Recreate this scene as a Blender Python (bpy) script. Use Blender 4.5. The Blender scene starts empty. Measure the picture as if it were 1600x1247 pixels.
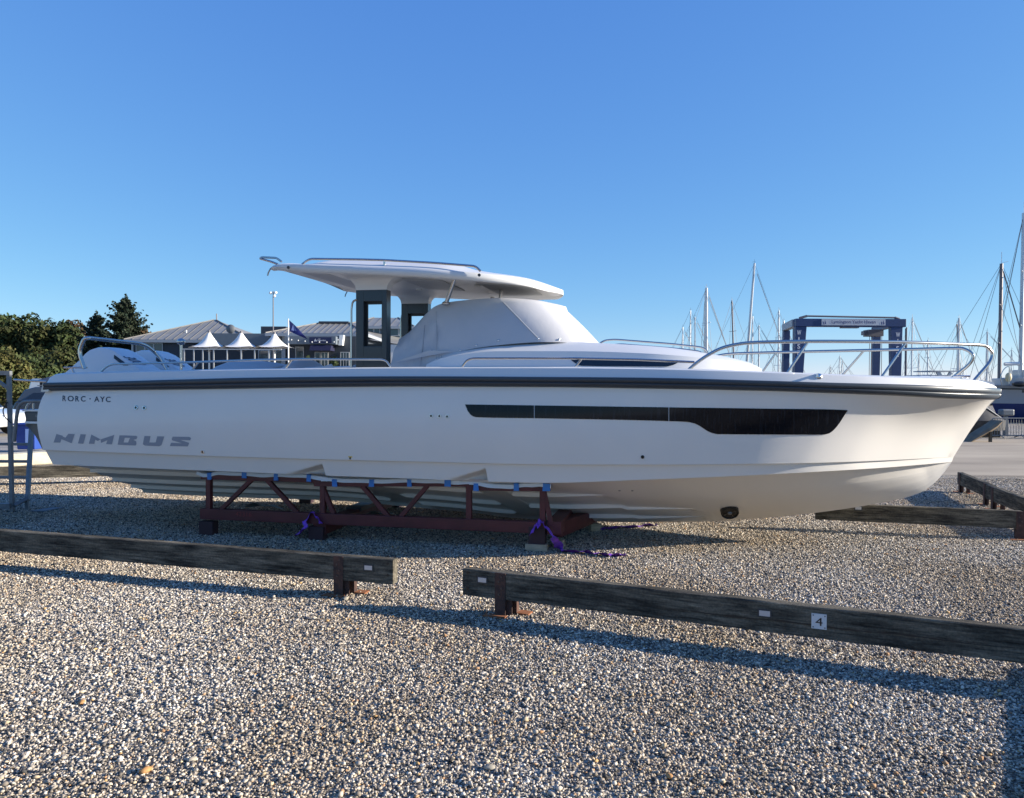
import bpy, bmesh, math, random
import numpy as np
from mathutils import Vector, Matrix
from mathutils.bvhtree import BVHTree
random.seed(4); rng = np.random.default_rng(4)
sc = bpy.context.scene
R = math.radians

# ---------------------------------------------------------------- camera
FPX = 1200.0; CX, CY = 800.0, 623.5; EYE = 1.8
cam_d = bpy.data.cameras.new('camera'); cam = bpy.data.objects.new('camera', cam_d)
sc.collection.objects.link(cam); sc.camera = cam
cam_d.sensor_width = 36; cam_d.lens = 27; cam_d.clip_start = 0.05; cam_d.clip_end = 6000
CM = Matrix.Translation((0, 0, EYE)) @ Matrix.Rotation(R(90 - 0.98), 4, 'X') @ Matrix.Rotation(R(0.25), 4, 'Z')
cam.matrix_world = CM
CM3 = CM.to_3x3()
# ---------------------------------------------------------------- light
SUN_EL = 17.0; SUN_H = Vector((1.0, -0.06, 0)).normalized()
sund = bpy.data.lights.new('sun', 'SUN'); sun = bpy.data.objects.new('sun', sund); sc.collection.objects.link(sun)
sund.energy = 5.0; sund.angle = R(0.5); sund.color = (1.0, 0.91, 0.78)
SD = Vector((SUN_H.x*math.cos(R(SUN_EL)), SUN_H.y*math.cos(R(SUN_EL)), math.sin(R(SUN_EL))))
sun.rotation_euler = SD.to_track_quat('Z', 'Y').to_euler(); sun.location = (30, -6, 20)
w = bpy.data.worlds.new('World'); sc.world = w; w.use_nodes = True
nt = w.node_tree; bg = nt.nodes['Background']
sky = nt.nodes.new('ShaderNodeTexSky'); sky.sky_type = 'NISHITA'; sky.sun_disc = False
sky.sun_elevation = R(SUN_EL); sky.sun_rotation = R(93.4)
sky.air_density = 0.7; sky.dust_density = 0.0; sky.ozone_density = 10.0; sky.altitude = 0
sps = nt.nodes.new('ShaderNodeSeparateColor'); cms = nt.nodes.new('ShaderNodeCombineColor'); nt.links.new(sky.outputs[0], sps.inputs[0])
for i_, (g_, k_) in enumerate(((.86, 1.42), (.66, 1.12), (.30, 1.755))):      # tone of the phone's blue sky
    pw = nt.nodes.new('ShaderNodeMath'); pw.operation = 'POWER'; pw.inputs[1].default_value = g_
    mu = nt.nodes.new('ShaderNodeMath'); mu.operation = 'MULTIPLY'; mu.inputs[1].default_value = k_
    nt.links.new(sps.outputs[i_], pw.inputs[0]); nt.links.new(pw.outputs[0], mu.inputs[0]); nt.links.new(mu.outputs[0], cms.inputs[i_])
nt.links.new(cms.outputs[0], bg.inputs[0]); bg.inputs[1].default_value = 0.15
sc.view_settings.view_transform = 'Standard'; sc.view_settings.look = 'None'
sc.view_settings.exposure = 1.1; sc.view_settings.gamma = 1
sc.cycles.max_bounces = 6

# ---------------------------------------------------------------- projection helpers
def ray(px, py):
    return (CM3 @ Vector(((px-CX)/FPX, -(py-CY)/FPX, -1))).normalized()
def at(px, py, D):
    r = ray(px, py); return Vector((0, 0, EYE)) + r*(D/r.y)
def ground(px, py, z=0.0):
    r = ray(px, py); k = (z-EYE)/r.z; return Vector((0, 0, EYE)) + r*k
YAW = 12.0
ca, sa = math.cos(R(YAW)), math.sin(R(YAW))
O = at(838, 700, 9.64); O.z = 0
ES = Vector((ca, -sa, 0)); EP = Vector((sa, ca, 0))          # forward, port (away from camera)
def L(px, py, t=0.0):
    """pixel -> boat-local point on the vertical plane t metres to starboard of the keel"""
    r = ray(px, py); c = Vector((0, 0, EYE))
    n = EP; k = ((O - EP*t - c).dot(n))/r.dot(n); p = c + r*k - O
    return Vector((p.dot(ES), -t, p.z))
def toL(p):
    q = p - O; return Vector((q.dot(ES), q.dot(EP), p.z))
BM = Matrix(((ca, sa, 0, O.x), (-sa, ca, 0, O.y), (0, 0, 1, 0), (0, 0, 0, 1)))

def pchip(xs, ys):
    xs = np.array(xs, float); ys = np.array(ys, float); h = np.diff(xs); d = np.diff(ys)/h
    m = np.zeros(len(xs)); m[0] = d[0]; m[-1] = d[-1]
    for i in range(1, len(xs)-1):
        if d[i-1]*d[i] > 0:
            w1 = 2*h[i]+h[i-1]; w2 = h[i]+2*h[i-1]; m[i] = (w1+w2)/(w1/d[i-1]+w2/d[i])
    def f(x):
        x = min(max(x, xs[0]), xs[-1]); i = min(max(int(np.searchsorted(xs, x))-1, 0), len(h)-1)
        u = (x-xs[i])/h[i]; a = ys[i]; b = ys[i+1]
        return float((2*u**3-3*u*u+1)*a+(u**3-2*u*u+u)*h[i]*m[i]+(-2*u**3+3*u*u)*b+(u**3-u*u)*h[i]*m[i+1])
    return f
def PC(pts): return pchip([p[0] for p in pts], [p[1] for p in pts])
def smooth_path(pts, k=6, closed=False):
    P = [Vector(p) for p in pts]; n = len(P); out = []
    for i in range(n if closed else n-1):
        p1 = P[i]; p2 = P[(i+1) % n]
        p0 = P[(i-1) % n] if (i > 0 or closed) else p1*2-p2
        p3 = P[(i+2) % n] if (i < n-2 or closed) else p2*2-p1
        for j in range(k):
            t = j/k
            out.append(0.5*((2*p1)+(p2-p0)*t+(2*p0-5*p1+4*p2-p3)*t*t+(3*p1-p0-3*p2+p3)*t**3))
    if not closed: out.append(P[-1])
    return out
def fillet(pts, r=0.12, k=5):
    """polyline with rounded corners"""
    P = [Vector(p) for p in pts]; out = [P[0]]
    for i in range(1, len(P)-1):
        a = P[i-1]-P[i]; b = P[i+1]-P[i]; rr = min(r, a.length*.48, b.length*.48)
        A = P[i]+a.normalized()*rr; B = P[i]+b.normalized()*rr
        for j in range(k+1):
            t = j/k; out.append(A*(1-t)**2+P[i]*2*t*(1-t)+B*t*t)
    out.append(P[-1]); return out

# ---------------------------------------------------------------- materials
MATS = {}
def mat(name, col, rough=0.6, metal=0.0, spec=0.5, var=0.0, scale=4.0, bump=0.0, bscale=30.0, coat=0.0,
        col2=None, attr=None, stretch=None, detail=6.0, trans=0.0):
    if name in MATS: return MATS[name]
    m = bpy.data.materials.new(name); m.use_nodes = True; t = m.node_tree; b = t.nodes['Principled BSDF']
    b.inputs['Base Color'].default_value = (*col, 1); b.inputs['Roughness'].default_value = rough
    b.inputs['Metallic'].default_value = metal; b.inputs['Specular IOR Level'].default_value = spec
    b.inputs['Coat Weight'].default_value = coat; b.inputs['Coat Roughness'].default_value = 0.10
    tc = t.nodes.new('ShaderNodeTexCoord'); mp = t.nodes.new('ShaderNodeMapping')
    t.links.new(tc.outputs['Object'], mp.inputs[0])
    if stretch: mp.inputs['Scale'].default_value = stretch
    if var > 0 or col2:
        n = t.nodes.new('ShaderNodeTexNoise'); n.inputs['Scale'].default_value = scale; n.inputs['Detail'].default_value = detail
        t.links.new(mp.outputs[0], n.inputs['Vector'])
        r = t.nodes.new('ShaderNodeValToRGB'); r.color_ramp.elements[0].position = 0.35; r.color_ramp.elements[1].position = 0.68
        c2 = col2 or tuple(c*(1-var) for c in col)
        r.color_ramp.elements[0].color = (*c2, 1); r.color_ramp.elements[1].color = (*col, 1)
        t.links.new(n.outputs['Fac'], r.inputs[0]); src = r.outputs[0]
        t.links.new(src, b.inputs['Base Color'])
    if attr:
        a = t.nodes.new('ShaderNodeAttribute'); a.attribute_name = attr
        mx = t.nodes.new('ShaderNodeMix'); mx.data_type = 'RGBA'; mx.blend_type = 'MULTIPLY'; mx.inputs[0].default_value = 1
        if var > 0 or col2: t.links.new(src, mx.inputs[6])
        else: mx.inputs[6].default_value = (*col, 1)
        t.links.new(a.outputs['Color'], mx.inputs[7]); t.links.new(mx.outputs[2], b.inputs['Base Color'])
    if bump > 0:
        n2 = t.nodes.new('ShaderNodeTexNoise'); n2.inputs['Scale'].default_value = bscale; n2.inputs['Detail'].default_value = 5
        t.links.new(mp.outputs[0], n2.inputs['Vector'])
        bp = t.nodes.new('ShaderNodeBump'); bp.inputs['Strength'].default_value = 1; bp.inputs['Distance'].default_value = bump
        t.links.new(n2.outputs['Fac'], bp.inputs['Height']); t.links.new(bp.outputs[0], b.inputs['Normal'])
    MATS[name] = m; return m
M_gel = mat('gelcoat', (.73, .70, .655), .3, coat=.22, var=.03, scale=1.3)
M_gelb = mat('bottom_gelcoat', (.7, .68, .64), .3, coat=.3, var=.06, scale=2)
M_deck = mat('deck_gelcoat', (.64, .64, .63), .35, coat=.2)
M_rub = mat('rubber_fender', (.036, .048, .063), .34, spec=.5, var=.1, scale=3)
M_slate = mat('slate_paint', (.009, .016, .026), .3, coat=.3)
M_glass = mat('tinted_glass', (.006, .008, .012), .04, spec=.8, bump=.0006, bscale=14, stretch=(6, 1, .8))
M_ss = mat('stainless', (.50, .49, .47), .22, metal=1)
M_chrome = mat('fitting_chrome', (.7, .7, .7), .2, metal=1)
M_canvas = mat('white_canvas', (.48, .48, .49), .85, bump=.005, bscale=4, var=.05, scale=3)
M_dgrey = mat('dark_plastic', (.03, .035, .04), .45)
M_black = mat('black_plastic', (.008, .008, .009), .35)
M_logo = mat('logo_grey', (.25, .28, .33), .35)
M_navy = mat('navy_lettering', (.01, .014, .035), .35)
M_maroon = mat('maroon_steel', (.11, .018, .022), .5, var=.35, scale=6, bump=.002, bscale=40)
M_rust = mat('rusty_steel', (.10, .045, .03), .8, col2=(.035, .02, .018), scale=14, bump=.003, bscale=60)
M_wood = bpy.data.materials.new('weathered_timber'); M_wood.use_nodes = True
def wood_nodes(t):
    b = t.nodes['Principled BSDF']; b.inputs['Roughness'].default_value = .95; b.inputs['Specular IOR Level'].default_value = .12
    tc = t.nodes.new('ShaderNodeTexCoord'); ns = []
    for st, sc_, de, rg in (((1, 14, 14), 3.2, 8, .7), ((.8, 2.5, 3), 2.2, 6, .65), ((1, 1, 1), 60, 4, .6)):
        mp = t.nodes.new('ShaderNodeMapping'); mp.inputs['Scale'].default_value = st; n = t.nodes.new('ShaderNodeTexNoise')
        n.inputs['Scale'].default_value = sc_; n.inputs['Detail'].default_value = de; n.inputs['Roughness'].default_value = rg
        t.links.new(tc.outputs['Object'], mp.inputs[0]); t.links.new(mp.outputs[0], n.inputs['Vector']); ns.append(n)
    def ramp(src, p0, p1, c0, c1):
        r = t.nodes.new('ShaderNodeValToRGB'); e = r.color_ramp.elements; e[0].position = p0; e[1].position = p1; e[0].color = (*c0, 1); e[1].color = (*c1, 1); t.links.new(src.outputs['Fac'], r.inputs[0]); return r.outputs[0]
    def mul(a, b_):
        m = t.nodes.new('ShaderNodeMix'); m.data_type = 'RGBA'; m.blend_type = 'MULTIPLY'; m.inputs[0].default_value = 1; t.links.new(a, m.inputs[6]); t.links.new(b_, m.inputs[7]); return m.outputs[2]
    c = mul(ramp(ns[0], .36, .62, (.045, .042, .037), (.20, .18, .145)), ramp(ns[1], .38, .6, (.38, .38, .38), (1.15, 1.12, 1.05)))
    c = mul(c, ramp(ns[2], .35, .65, (.75, .75, .75), (1.15, 1.15, 1.15))); t.links.new(c, b.inputs['Base Color'])
    bp = t.nodes.new('ShaderNodeBump'); bp.inputs['Distance'].default_value = .006; t.links.new(ns[0].outputs['Fac'], bp.inputs['Height']); t.links.new(bp.outputs[0], b.inputs['Normal'])
wood_nodes(M_wood.node_tree)
M_block = mat('new_timber', (.52, .42, .28), .8, var=.3, scale=8, stretch=(1, 4, 4))
M_tape = mat('blue_tape', (.03, .20, .62), .5)
M_strap = mat('purple_strap', (.30, .10, .72), .7, var=.4, scale=20, bump=.004, bscale=60)
M_sheet = mat('plastic_sheet', (.62, .70, .78), .5, bump=.01, bscale=14)
M_steel = mat('galvanised_steel', (.20, .21, .22), .5, metal=.25, var=.25, scale=12)
M_white = mat('white_paint', (.78, .78, .76), .5, var=.06)
M_yell = mat('yellow_sticker', (.75, .55, .03), .5)
M_alu = mat('mast_aluminium', (.55, .56, .58), .35, metal=.55)
M_mdark = mat('mast_dark', (.16, .15, .16), .5, metal=.2)
M_wire = mat('rigging_wire', (.12, .12, .14), .5, metal=.4)

# ---------------------------------------------------------------- mesh builder
class MB:
    def __init__(s): s.v = []; s.f = []; s.m = []; s.mi = 0
    def add(s, vs, fs):
        o = len(s.v); s.v += [tuple(v) for v in vs]; s.f += [tuple(i+o for i in f) for f in fs]; s.m += [s.mi]*len(fs); return s
    def box(s, lo, hi):
        x0, y0, z0 = lo; x1, y1, z1 = hi
        return s.add([(x0,y0,z0),(x1,y0,z0),(x1,y1,z0),(x0,y1,z0),(x0,y0,z1),(x1,y0,z1),(x1,y1,z1),(x0,y1,z1)],
                     [(0,3,2,1),(4,5,6,7),(0,1,5,4),(1,2,6,5),(2,3,7,6),(3,0,4,7)])
    def hexa(s, b, t):   # two quads of 4 points
        return s.add(list(b)+list(t), [(0,3,2,1),(4,5,6,7),(0,1,5,4),(1,2,6,5),(2,3,7,6),(3,0,4,7)])
    def bar(s, a, b, w, h, up=(0, 0, 1)):
        a = Vector(a); b = Vector(b); d = (b-a).normalized(); u = Vector(up)
        sd = d.cross(u)
        if sd.length < 1e-4: sd = d.cross(Vector((0, 1, 0)))
        sd.normalize(); u = sd.cross(d).normalized(); sd *= w/2; u *= h/2
        return s.hexa([a-sd-u, a+sd-u, b+sd-u, b-sd-u], [a-sd+u, a+sd+u, b+sd+u, b-sd+u])
    def tube(s, pts, r, n=8, closed=False, caps=True):
        P = [Vector(p) for p in pts]; N = len(P); rr = r if hasattr(r, '__len__') else [r]*N
        vs = []; ref = None
        for i in range(N):
            d = (P[(i+1) % N]-P[i-1]) if closed else (P[min(i+1, N-1)]-P[max(i-1, 0)])
            d.normalize()
            if ref is None: ref = d.orthogonal().normalized()
            ref = (ref-d*ref.dot(d))
            if ref.length < 1e-5: ref = d.orthogonal()
            ref.normalize(); b = d.cross(ref)
            for k in range(n):
                a = 2*math.pi*k/n; vs.append(P[i]+(ref*math.cos(a)+b*math.sin(a))*rr[i])
        fs = []
        for i in range(N if closed else N-1):
            for k in range(n):
                fs.append((i*n+k, i*n+(k+1) % n, ((i+1) % N)*n+(k+1) % n, ((i+1) % N)*n+k))
        if caps and not closed: fs.append(tuple(range(n))[::-1]); fs.append(tuple((N-1)*n+k for k in range(n)))
        return s.add(vs, fs)
    def grid(s, rows, closed=False, flip=False):
        nr = len(rows); nc = len(rows[0]); vs = [p for r in rows for p in r]; fs = []
        for i in range(nr-1):
            for j in range(nc if closed else nc-1):
                a, b, c, d = i*nc+j, i*nc+(j+1) % nc, (i+1)*nc+(j+1) % nc, (i+1)*nc+j
                fs.append((a, d, c, b) if flip else (a, b, c, d))
        return s.add(vs, fs)
    def prism(s, poly, ext):  # poly list of Vector, ext Vector
        n = len(poly); P = [Vector(p) for p in poly]; Q = [p+Vector(ext) for p in P]
        return s.add(P+Q, [tuple(range(n))[::-1], tuple(range(n, 2*n))]+[(i, (i+1) % n, n+(i+1) % n, n+i) for i in range(n)])
    def ball(s, c, r, n=10, m=6, sq=(1, 1, 1)):
        c = Vector(c); rows = []
        for i in range(m+1):
            a = math.pi*i/m; rows.append([c+Vector((math.sin(a)*math.cos(2*math.pi*k/n)*r*sq[0], math.sin(a)*math.sin(2*math.pi*k/n)*r*sq[1], math.cos(a)*r*sq[2])) for k in range(n)])
        return s.grid(rows, closed=True)
    def cyl(s, a, b, r, n=14): return s.tube([a, b], r, n)
    def build(s, name, m, parent=None, smooth=False, bevel=0.0, weld=False, ang=40):
        me = bpy.data.meshes.new(name); me.from_pydata(s.v, [], s.f)
        ms = m if isinstance(m, (list, tuple)) else [m]
        for x in ms: me.materials.append(x)
        if len(ms) > 1: me.polygons.foreach_set('material_index', s.m)
        if weld:
            bm = bmesh.new(); bm.from_mesh(me); bmesh.ops.remove_doubles(bm, verts=bm.verts, dist=1e-5)
            bmesh.ops.dissolve_degenerate(bm, edges=bm.edges, dist=1e-6)
            bmesh.ops.recalc_face_normals(bm, faces=bm.faces); bm.to_mesh(me); bm.free()
        if smooth:
            me.shade_smooth(); me.set_sharp_from_angle(angle=R(ang))
        me.update()
        o = bpy.data.objects.new(name, me); sc.collection.objects.link(o)
        if parent: o.parent = parent
        if bevel > 0:
            bv = o.modifiers.new('bevel', 'BEVEL'); bv.width = bevel; bv.segments = 2; bv.limit_method = 'ANGLE'
        return o
def tag(o, label=None, cat=None, group=None, kind=None):
    if label: o['label'] = label
    if cat: o['category'] = cat
    if group: o['group'] = group
    if kind: o['kind'] = kind
    return o
def thing(name, label, cat, loc=(0, 0, 0), rz=0, group=None):
    o = bpy.data.objects.new(name, None); sc.collection.objects.link(o); o.empty_display_size = .2
    o.location = loc; o.rotation_euler = (0, 0, rz); return tag(o, label, cat, group)
def rel(p, o=None): return p
def text_mesh(txt, bold=False):
    c = bpy.data.curves.new('t', 'FONT'); c.body = txt; c.resolution_u = 3
    if bold: c.offset = .010
    o = bpy.data.objects.new('t', c); sc.collection.objects.link(o)
    dg = bpy.context.evaluated_depsgraph_get(); me = bpy.data.meshes.new_from_object(o.evaluated_get(dg))
    vs = np.array([v.co[:2] for v in me.vertices]); fs = [tuple(p.vertices) for p in me.polygons]
    bpy.data.objects.remove(o); bpy.data.curves.remove(c); bpy.data.meshes.remove(me)
    vs -= vs.min(0); vs /= vs.max(0); return vs, fs
def text_on(txt, p0, ux, uy, off, m, name, parent, bold=False):
    """text filling parallelogram p0 + ux (right) + uy (up), offset along off"""
    vs, fs = text_mesh(txt, bold); mb = MB()
    mb.add([Vector(p0)+Vector(ux)*a+Vector(uy)*b+Vector(off) for a, b in vs], fs)
    return mb.build(name, m, parent)

# ================================================================= GROUND
def ground_material():
    m = bpy.data.materials.new('gravel_ground'); m.use_nodes = True; t = m.node_tree; b = t.nodes['Principled BSDF']
    b.inputs['Roughness'].default_value = .9
    tc = t.nodes.new('ShaderNodeTexCoord')
    vo = t.nodes.new('ShaderNodeTexVoronoi'); vo.inputs['Scale'].default_value = 58
    t.links.new(tc.outputs['Object'], vo.inputs['Vector'])
    sp = t.nodes.new('ShaderNodeSeparateColor'); t.links.new(vo.outputs['Color'], sp.inputs[0])
    r = t.nodes.new('ShaderNodeValToRGB'); e = r.color_ramp.elements
    e[0].position = 0; e[0].color = (.07, .065, .06, 1); e[1].position = 1; e[1].color = (.62, .58, .5, 1)
    for p, c in ((.25, (.14, .13, .12)), (.55, (.30, .28, .25)), (.8, (.43, .39, .33))):
        x = e.new(p); x.color = (*c, 1)
    t.links.new(sp.outputs[0], r.inputs[0])
    n = t.nodes.new('ShaderNodeTexNoise'); n.inputs['Scale'].default_value = .45; n.inputs['Detail'].default_value = 5
    t.links.new(tc.outputs['Object'], n.inputs['Vector'])
    r2 = t.nodes.new('ShaderNodeValToRGB'); r2.color_ramp.elements[0].color = (.80, .72, .60, 1); r2.color_ramp.elements[1].color = (1.02, 1, .97, 1)
    r2.color_ramp.elements[0].position = .38; r2.color_ramp.elements[1].position = .62
    t.links.new(n.outputs['Fac'], r2.inputs[0])
    mx = t.nodes.new('ShaderNodeMix'); mx.data_type = 'RGBA'; mx.blend_type = 'MULTIPLY'; mx.inputs[0].default_value = 1
    t.links.new(r.outputs[0], mx.inputs[6]); t.links.new(r2.outputs[0], mx.inputs[7]); t.links.new(mx.outputs[2], b.inputs['Base Color'])
    bp = t.nodes.new('ShaderNodeBump'); bp.inputs['Strength'].default_value = .9; bp.inputs['Distance'].default_value = .012; bp.invert = True
    t.links.new(vo.outputs['Distance'], bp.inputs['Height']); t.links.new(bp.outputs[0], b.inputs['Normal'])
    return m
g = MB()
xs = [-2500, -400, -80, -30, -14, 0, 14, 30, 80, 400, 2500]; ys = [-60, -10, 0, 8, 16, 30, 60, 120, 400, 1500, 5000]
g.grid([[(x, y, 0) for x in xs] for y in ys])
tag(g.build('ground', ground_material()), kind='structure')
# pale compacted road beyond the gravel
a = MB()
rp = [(4.2, 15.9), (9.6, 15.7), (60, 15.0), (60, 27.0), (4.2, 27.0)]
M_road = mat('compacted_road', (.41, .34, .25), .9, col2=(.25, .205, .15), scale=.5, stretch=(.4, 1.4, 1), bump=.006, bscale=30, detail=10)
a.add([(x, y, .004) for x, y in rp], [(0, 1, 2, 3, 4)])
tag(a.build('road', M_road), kind='structure')
a = MB(); a.add([(x, y, .004) for x, y in [(-60, 19.6), (-5.5, 19.6), (-5.5, 60), (-60, 60)]], [(0, 1, 2, 3)])
tag(a.build('car_park', mat('carpark_gravel', (.36, .33, .28), .9, col2=(.22, .2, .18), scale=1.5, bump=.01, bscale=20)), kind='structure')

# loose stones: one patch mesh repeated over the visible ground by geometry nodes
def stones():
    S = 2.4; n = 34000
    bm = bmesh.new(); bmesh.ops.create_icosphere(bm, subdivisions=1, radius=1)
    base = np.array([v.co[:] for v in bm.verts]); tri = np.array([[v.index for v in f.verts] for f in bm.faces]); bm.free()
    nv = len(base)
    size = np.clip(rng.lognormal(math.log(.0064), .32, n), .0032, .0155)
    jit = 1+rng.uniform(-.38, .36, (n, nv, 1)); sc3 = np.stack([rng.uniform(.8, 1.35, n), rng.uniform(.65, 1.05, n), rng.uniform(.45, .85, n)], 1)
    P = base[None]*jit*sc3[:, None, :]*size[:, None, None]
    a = rng.uniform(0, 2*math.pi, n); tl = rng.normal(0, .45, n)
    c, s = np.cos(tl), np.sin(tl); y = P[:, :, 1]*c[:, None]-P[:, :, 2]*s[:, None]; z = P[:, :, 1]*s[:, None]+P[:, :, 2]*c[:, None]
    P = np.stack([P[:, :, 0], y, z], 2)
    c, s = np.cos(a), np.sin(a); x = P[:, :, 0]*c[:, None]-P[:, :, 1]*s[:, None]; y = P[:, :, 0]*s[:, None]+P[:, :, 1]*c[:, None]
    P = np.stack([x, y, P[:, :, 2]], 2)
    pos = np.stack([rng.uniform(-S/2, S/2, n), rng.uniform(-S/2, S/2, n), size*rng.uniform(0.0, 1.0, n)], 1)
    P += pos[:, None, :]
    V = P.reshape(-1, 3); F = (tri[None]+(np.arange(n)*nv)[:, None, None]).reshape(-1)
    me = bpy.data.meshes.new('gravel'); me.vertices.add(len(V)); me.vertices.foreach_set('co', V.ravel().astype(np.float32))
    nf = len(F)//3; me.loops.add(nf*3); me.loops.foreach_set('vertex_index', F.astype(np.int32))
    me.polygons.add(nf); me.polygons.foreach_set('loop_start', np.arange(0, nf*3, 3, dtype=np.int32))
    me.update(calc_edges=True)
    pal = 1.05*np.array([(.64, .605, .54), (.50, .46, .40), (.38, .348, .305), (.26, .238, .21), (.14, .131, .122), (.06, .06, .061), (.50, .33, .15), (.40, .25, .14), (.56, .47, .33)])
    pi = rng.choice(9, n, p=[.15, .19, .20, .17, .13, .09, .008, .017, .045]); col = pal[pi]*rng.uniform(.8, 1.15, (n, 1))
    at_ = me.attributes.new('stone_col', 'FLOAT_COLOR', 'FACE')
    cc = np.ones((n, len(tri), 4), np.float32); cc[:, :, :3] = col[:, None, :]
    at_.data.foreach_set('color', cc.ravel())
    m = bpy.data.materials.new('loose_stone'); m.use_nodes = True; t = m.node_tree; b = t.nodes['Principled BSDF']
    b.inputs['Roughness'].default_value = .75; b.inputs['Specular IOR Level'].default_value = .3
    A = t.nodes.new('ShaderNodeAttribute'); A.attribute_name = 'stone_col'
    ge = t.nodes.new('ShaderNodeNewGeometry'); N = t.nodes.new('ShaderNodeTexNoise'); N.inputs['Scale'].default_value = .55; N.inputs['Detail'].default_value = 6
    t.links.new(ge.outputs['Position'], N.inputs['Vector'])
    r2 = t.nodes.new('ShaderNodeValToRGB'); r2.color_ramp.elements[0].color = (.85, .75, .62, 1); r2.color_ramp.elements[1].color = (1.04, 1.01, .97, 1)
    r2.color_ramp.elements[0].position = .38; r2.color_ramp.elements[1].position = .60
    t.links.new(N.outputs['Fac'], r2.inputs[0])
    mx = t.nodes.new('ShaderNodeMix'); mx.data_type = 'RGBA'; mx.blend_type = 'MULTIPLY'; mx.inputs[0].default_value = 1
    t.links.new(A.outputs['Color'], mx.inputs[6]); t.links.new(r2.outputs[0], mx.inputs[7]); t.links.new(mx.outputs[2], b.inputs['Base Color'])
    me.materials.append(m)
    o = bpy.data.objects.new('gravel', me); sc.collection.objects.link(o)
    tag(o, 'loose grey and tan gravel spread over the whole yard', 'gravel', kind='stuff')
    ng = bpy.data.node_groups.new('spread', 'GeometryNodeTree')
    ng.interface.new_socket('Geometry', in_out='INPUT', socket_type='NodeSocketGeometry'); ng.interface.new_socket('Geometry', in_out='OUTPUT', socket_type='NodeSocketGeometry')
    N = ng.nodes; gi = N.new('NodeGroupInput'); go = N.new('NodeGroupOutput')
    join = N.new('GeometryNodeJoinGeometry')
    for (x0, y0, nx, ny) in ((0, 3.2, 6, 2), (0, 8.0, 8, 2), (0, 12.8, 10, 2)):
        gr = N.new('GeometryNodeMeshGrid'); sx = (nx-1)*S; sy = (ny-1)*S
        gr.inputs['Size X'].default_value = sx; gr.inputs['Size Y'].default_value = sy
        gr.inputs['Vertices X'].default_value = nx; gr.inputs['Vertices Y'].default_value = ny
        tr = N.new('GeometryNodeTransform'); tr.inputs['Translation'].default_value = (x0, y0, 0)
        ng.links.new(gr.outputs['Mesh'], tr.inputs[0]); ng.links.new(tr.outputs[0], join.inputs[0])
    ip = N.new('GeometryNodeInstanceOnPoints'); ng.links.new(join.outputs[0], ip.inputs['Points']); ng.links.new(gi.outputs[0], ip.inputs['Instance'])
    rv = N.new('FunctionNodeRandomValue'); rv.data_type = 'INT'; rv.inputs[4].default_value = 0; rv.inputs[5].default_value = 3
    ml = N.new('ShaderNodeMath'); ml.operation = 'MULTIPLY'; ml.inputs[1].default_value = math.pi/2
    cx = N.new('ShaderNodeCombineXYZ'); ng.links.new(rv.outputs[2], ml.inputs[0]); ng.links.new(ml.outputs[0], cx.inputs[2])
    ng.links.new(cx.outputs[0], ip.inputs['Rotation']); ng.links.new(ip.outputs[0], go.inputs[0])
    md = o.modifiers.new('spread', 'NODES'); md.node_group = ng
stones()
# a few larger flints on top
for i, (px, py, r_, c_) in enumerate([(1160, 1062, .019, 0), (227, 1208, .024, 1), (128, 1100, .02, 1), (765, 1203, .022, 0), (300, 1190, .02, 0), (1046, 1216, .018, 1), (480, 968, .02, 2), (1240, 1066, .014, 2), (540, 938, .026, 0)]):
    p = ground(px, py); mb = MB(); mb.ball((0, 0, 0), r_, 9, 6, (1.3, .9, .6))
    mb.v = [tuple(c*(1+random.uniform(-.13, .13)) for c in v) for v in mb.v]
    o = mb.build('pebble', [mat('pale_flint', (.42, .37, .28), .7, var=.3, scale=30), mat('tan_flint', (.5, .26, .09), .7, var=.3, scale=30), mat('dark_flint', (.08, .08, .09), .6, var=.3, scale=30)][c_], smooth=True, weld=True)
    o.location = (p.x, p.y, r_*.55); o.rotation_euler[2] = i
    lab = ['pale flat flint below the number 4 plate', 'orange-tan flint near the bottom left corner', 'small orange flint in the left foreground gravel', 'largest pale flint at the bottom centre', 'pale flint right beside the orange one at bottom left', 'tan flint low in the gravel right of centre', 'dark flint in gravel below the left barrier post', 'small dark flint in the gravel right of the pale one', 'pale flint by the foot of the left barrier post'][i]
    tag(o, lab, 'stone', 'larger flints in the gravel')

# ================================================================= BOAT
boat = thing('motor_boat', 'large white day cruiser with hardtop, canvas cover and twin outboards on a maroon cradle', 'boat', O, -R(YAW))
HB = 1.6
tg_f = PC([(0, .97), (.1, .985), (.3, 1), (.55, 1), (.68, .985), (.77, .94), (.85, .845), (.92, .675), (.965, .47), (.988, .29), (1, 0)])
tk_f = PC([(0, .97), (.3, .97), (.5, .965), (.65, .95), (.76, .895), (.83, .80), (.88, .66), (.93, .43), (.975, .18), (1, 0)])
tc_f = PC([(0, .93), (.3, .93), (.5, .93), (.65, .915), (.76, .86), (.83, .765), (.88, .63), (.93, .41), (.975, .17), (1, 0)])
yG0 = PC([(76, 597), (78, 591.5), (82, 587), (88, 584.6), (100, 583.4), (140, 582), (300, 578), (640, 574), (860, 573.5), (1000, 575), (1200, 581), (1300, 585), (1400, 589), (1500, 592.5), (1530, 595), (1545, 599), (1556, 604)])
yGt = PC([(72, 598), (140, 597), (300, 592.5), (400, 590), (640, 588), (860, 589), (1000, 590), (1200, 595), (1300, 598), (1400, 600.5), (1500, 604), (1560, 607)])
yGb = PC([(72, 611), (300, 608.5), (640, 604), (860, 605), (1000, 607), (1200, 611), (1300, 614.5), (1400, 618.5), (1500, 623.5), (1560, 624)])
yK = PC([(67, 703), (280, 711), (340, 713), (640, 721), (900, 726), (1060, 726), (1200, 724.5), (1300, 722.5), (1380, 719.5), (1490, 714)])
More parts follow.
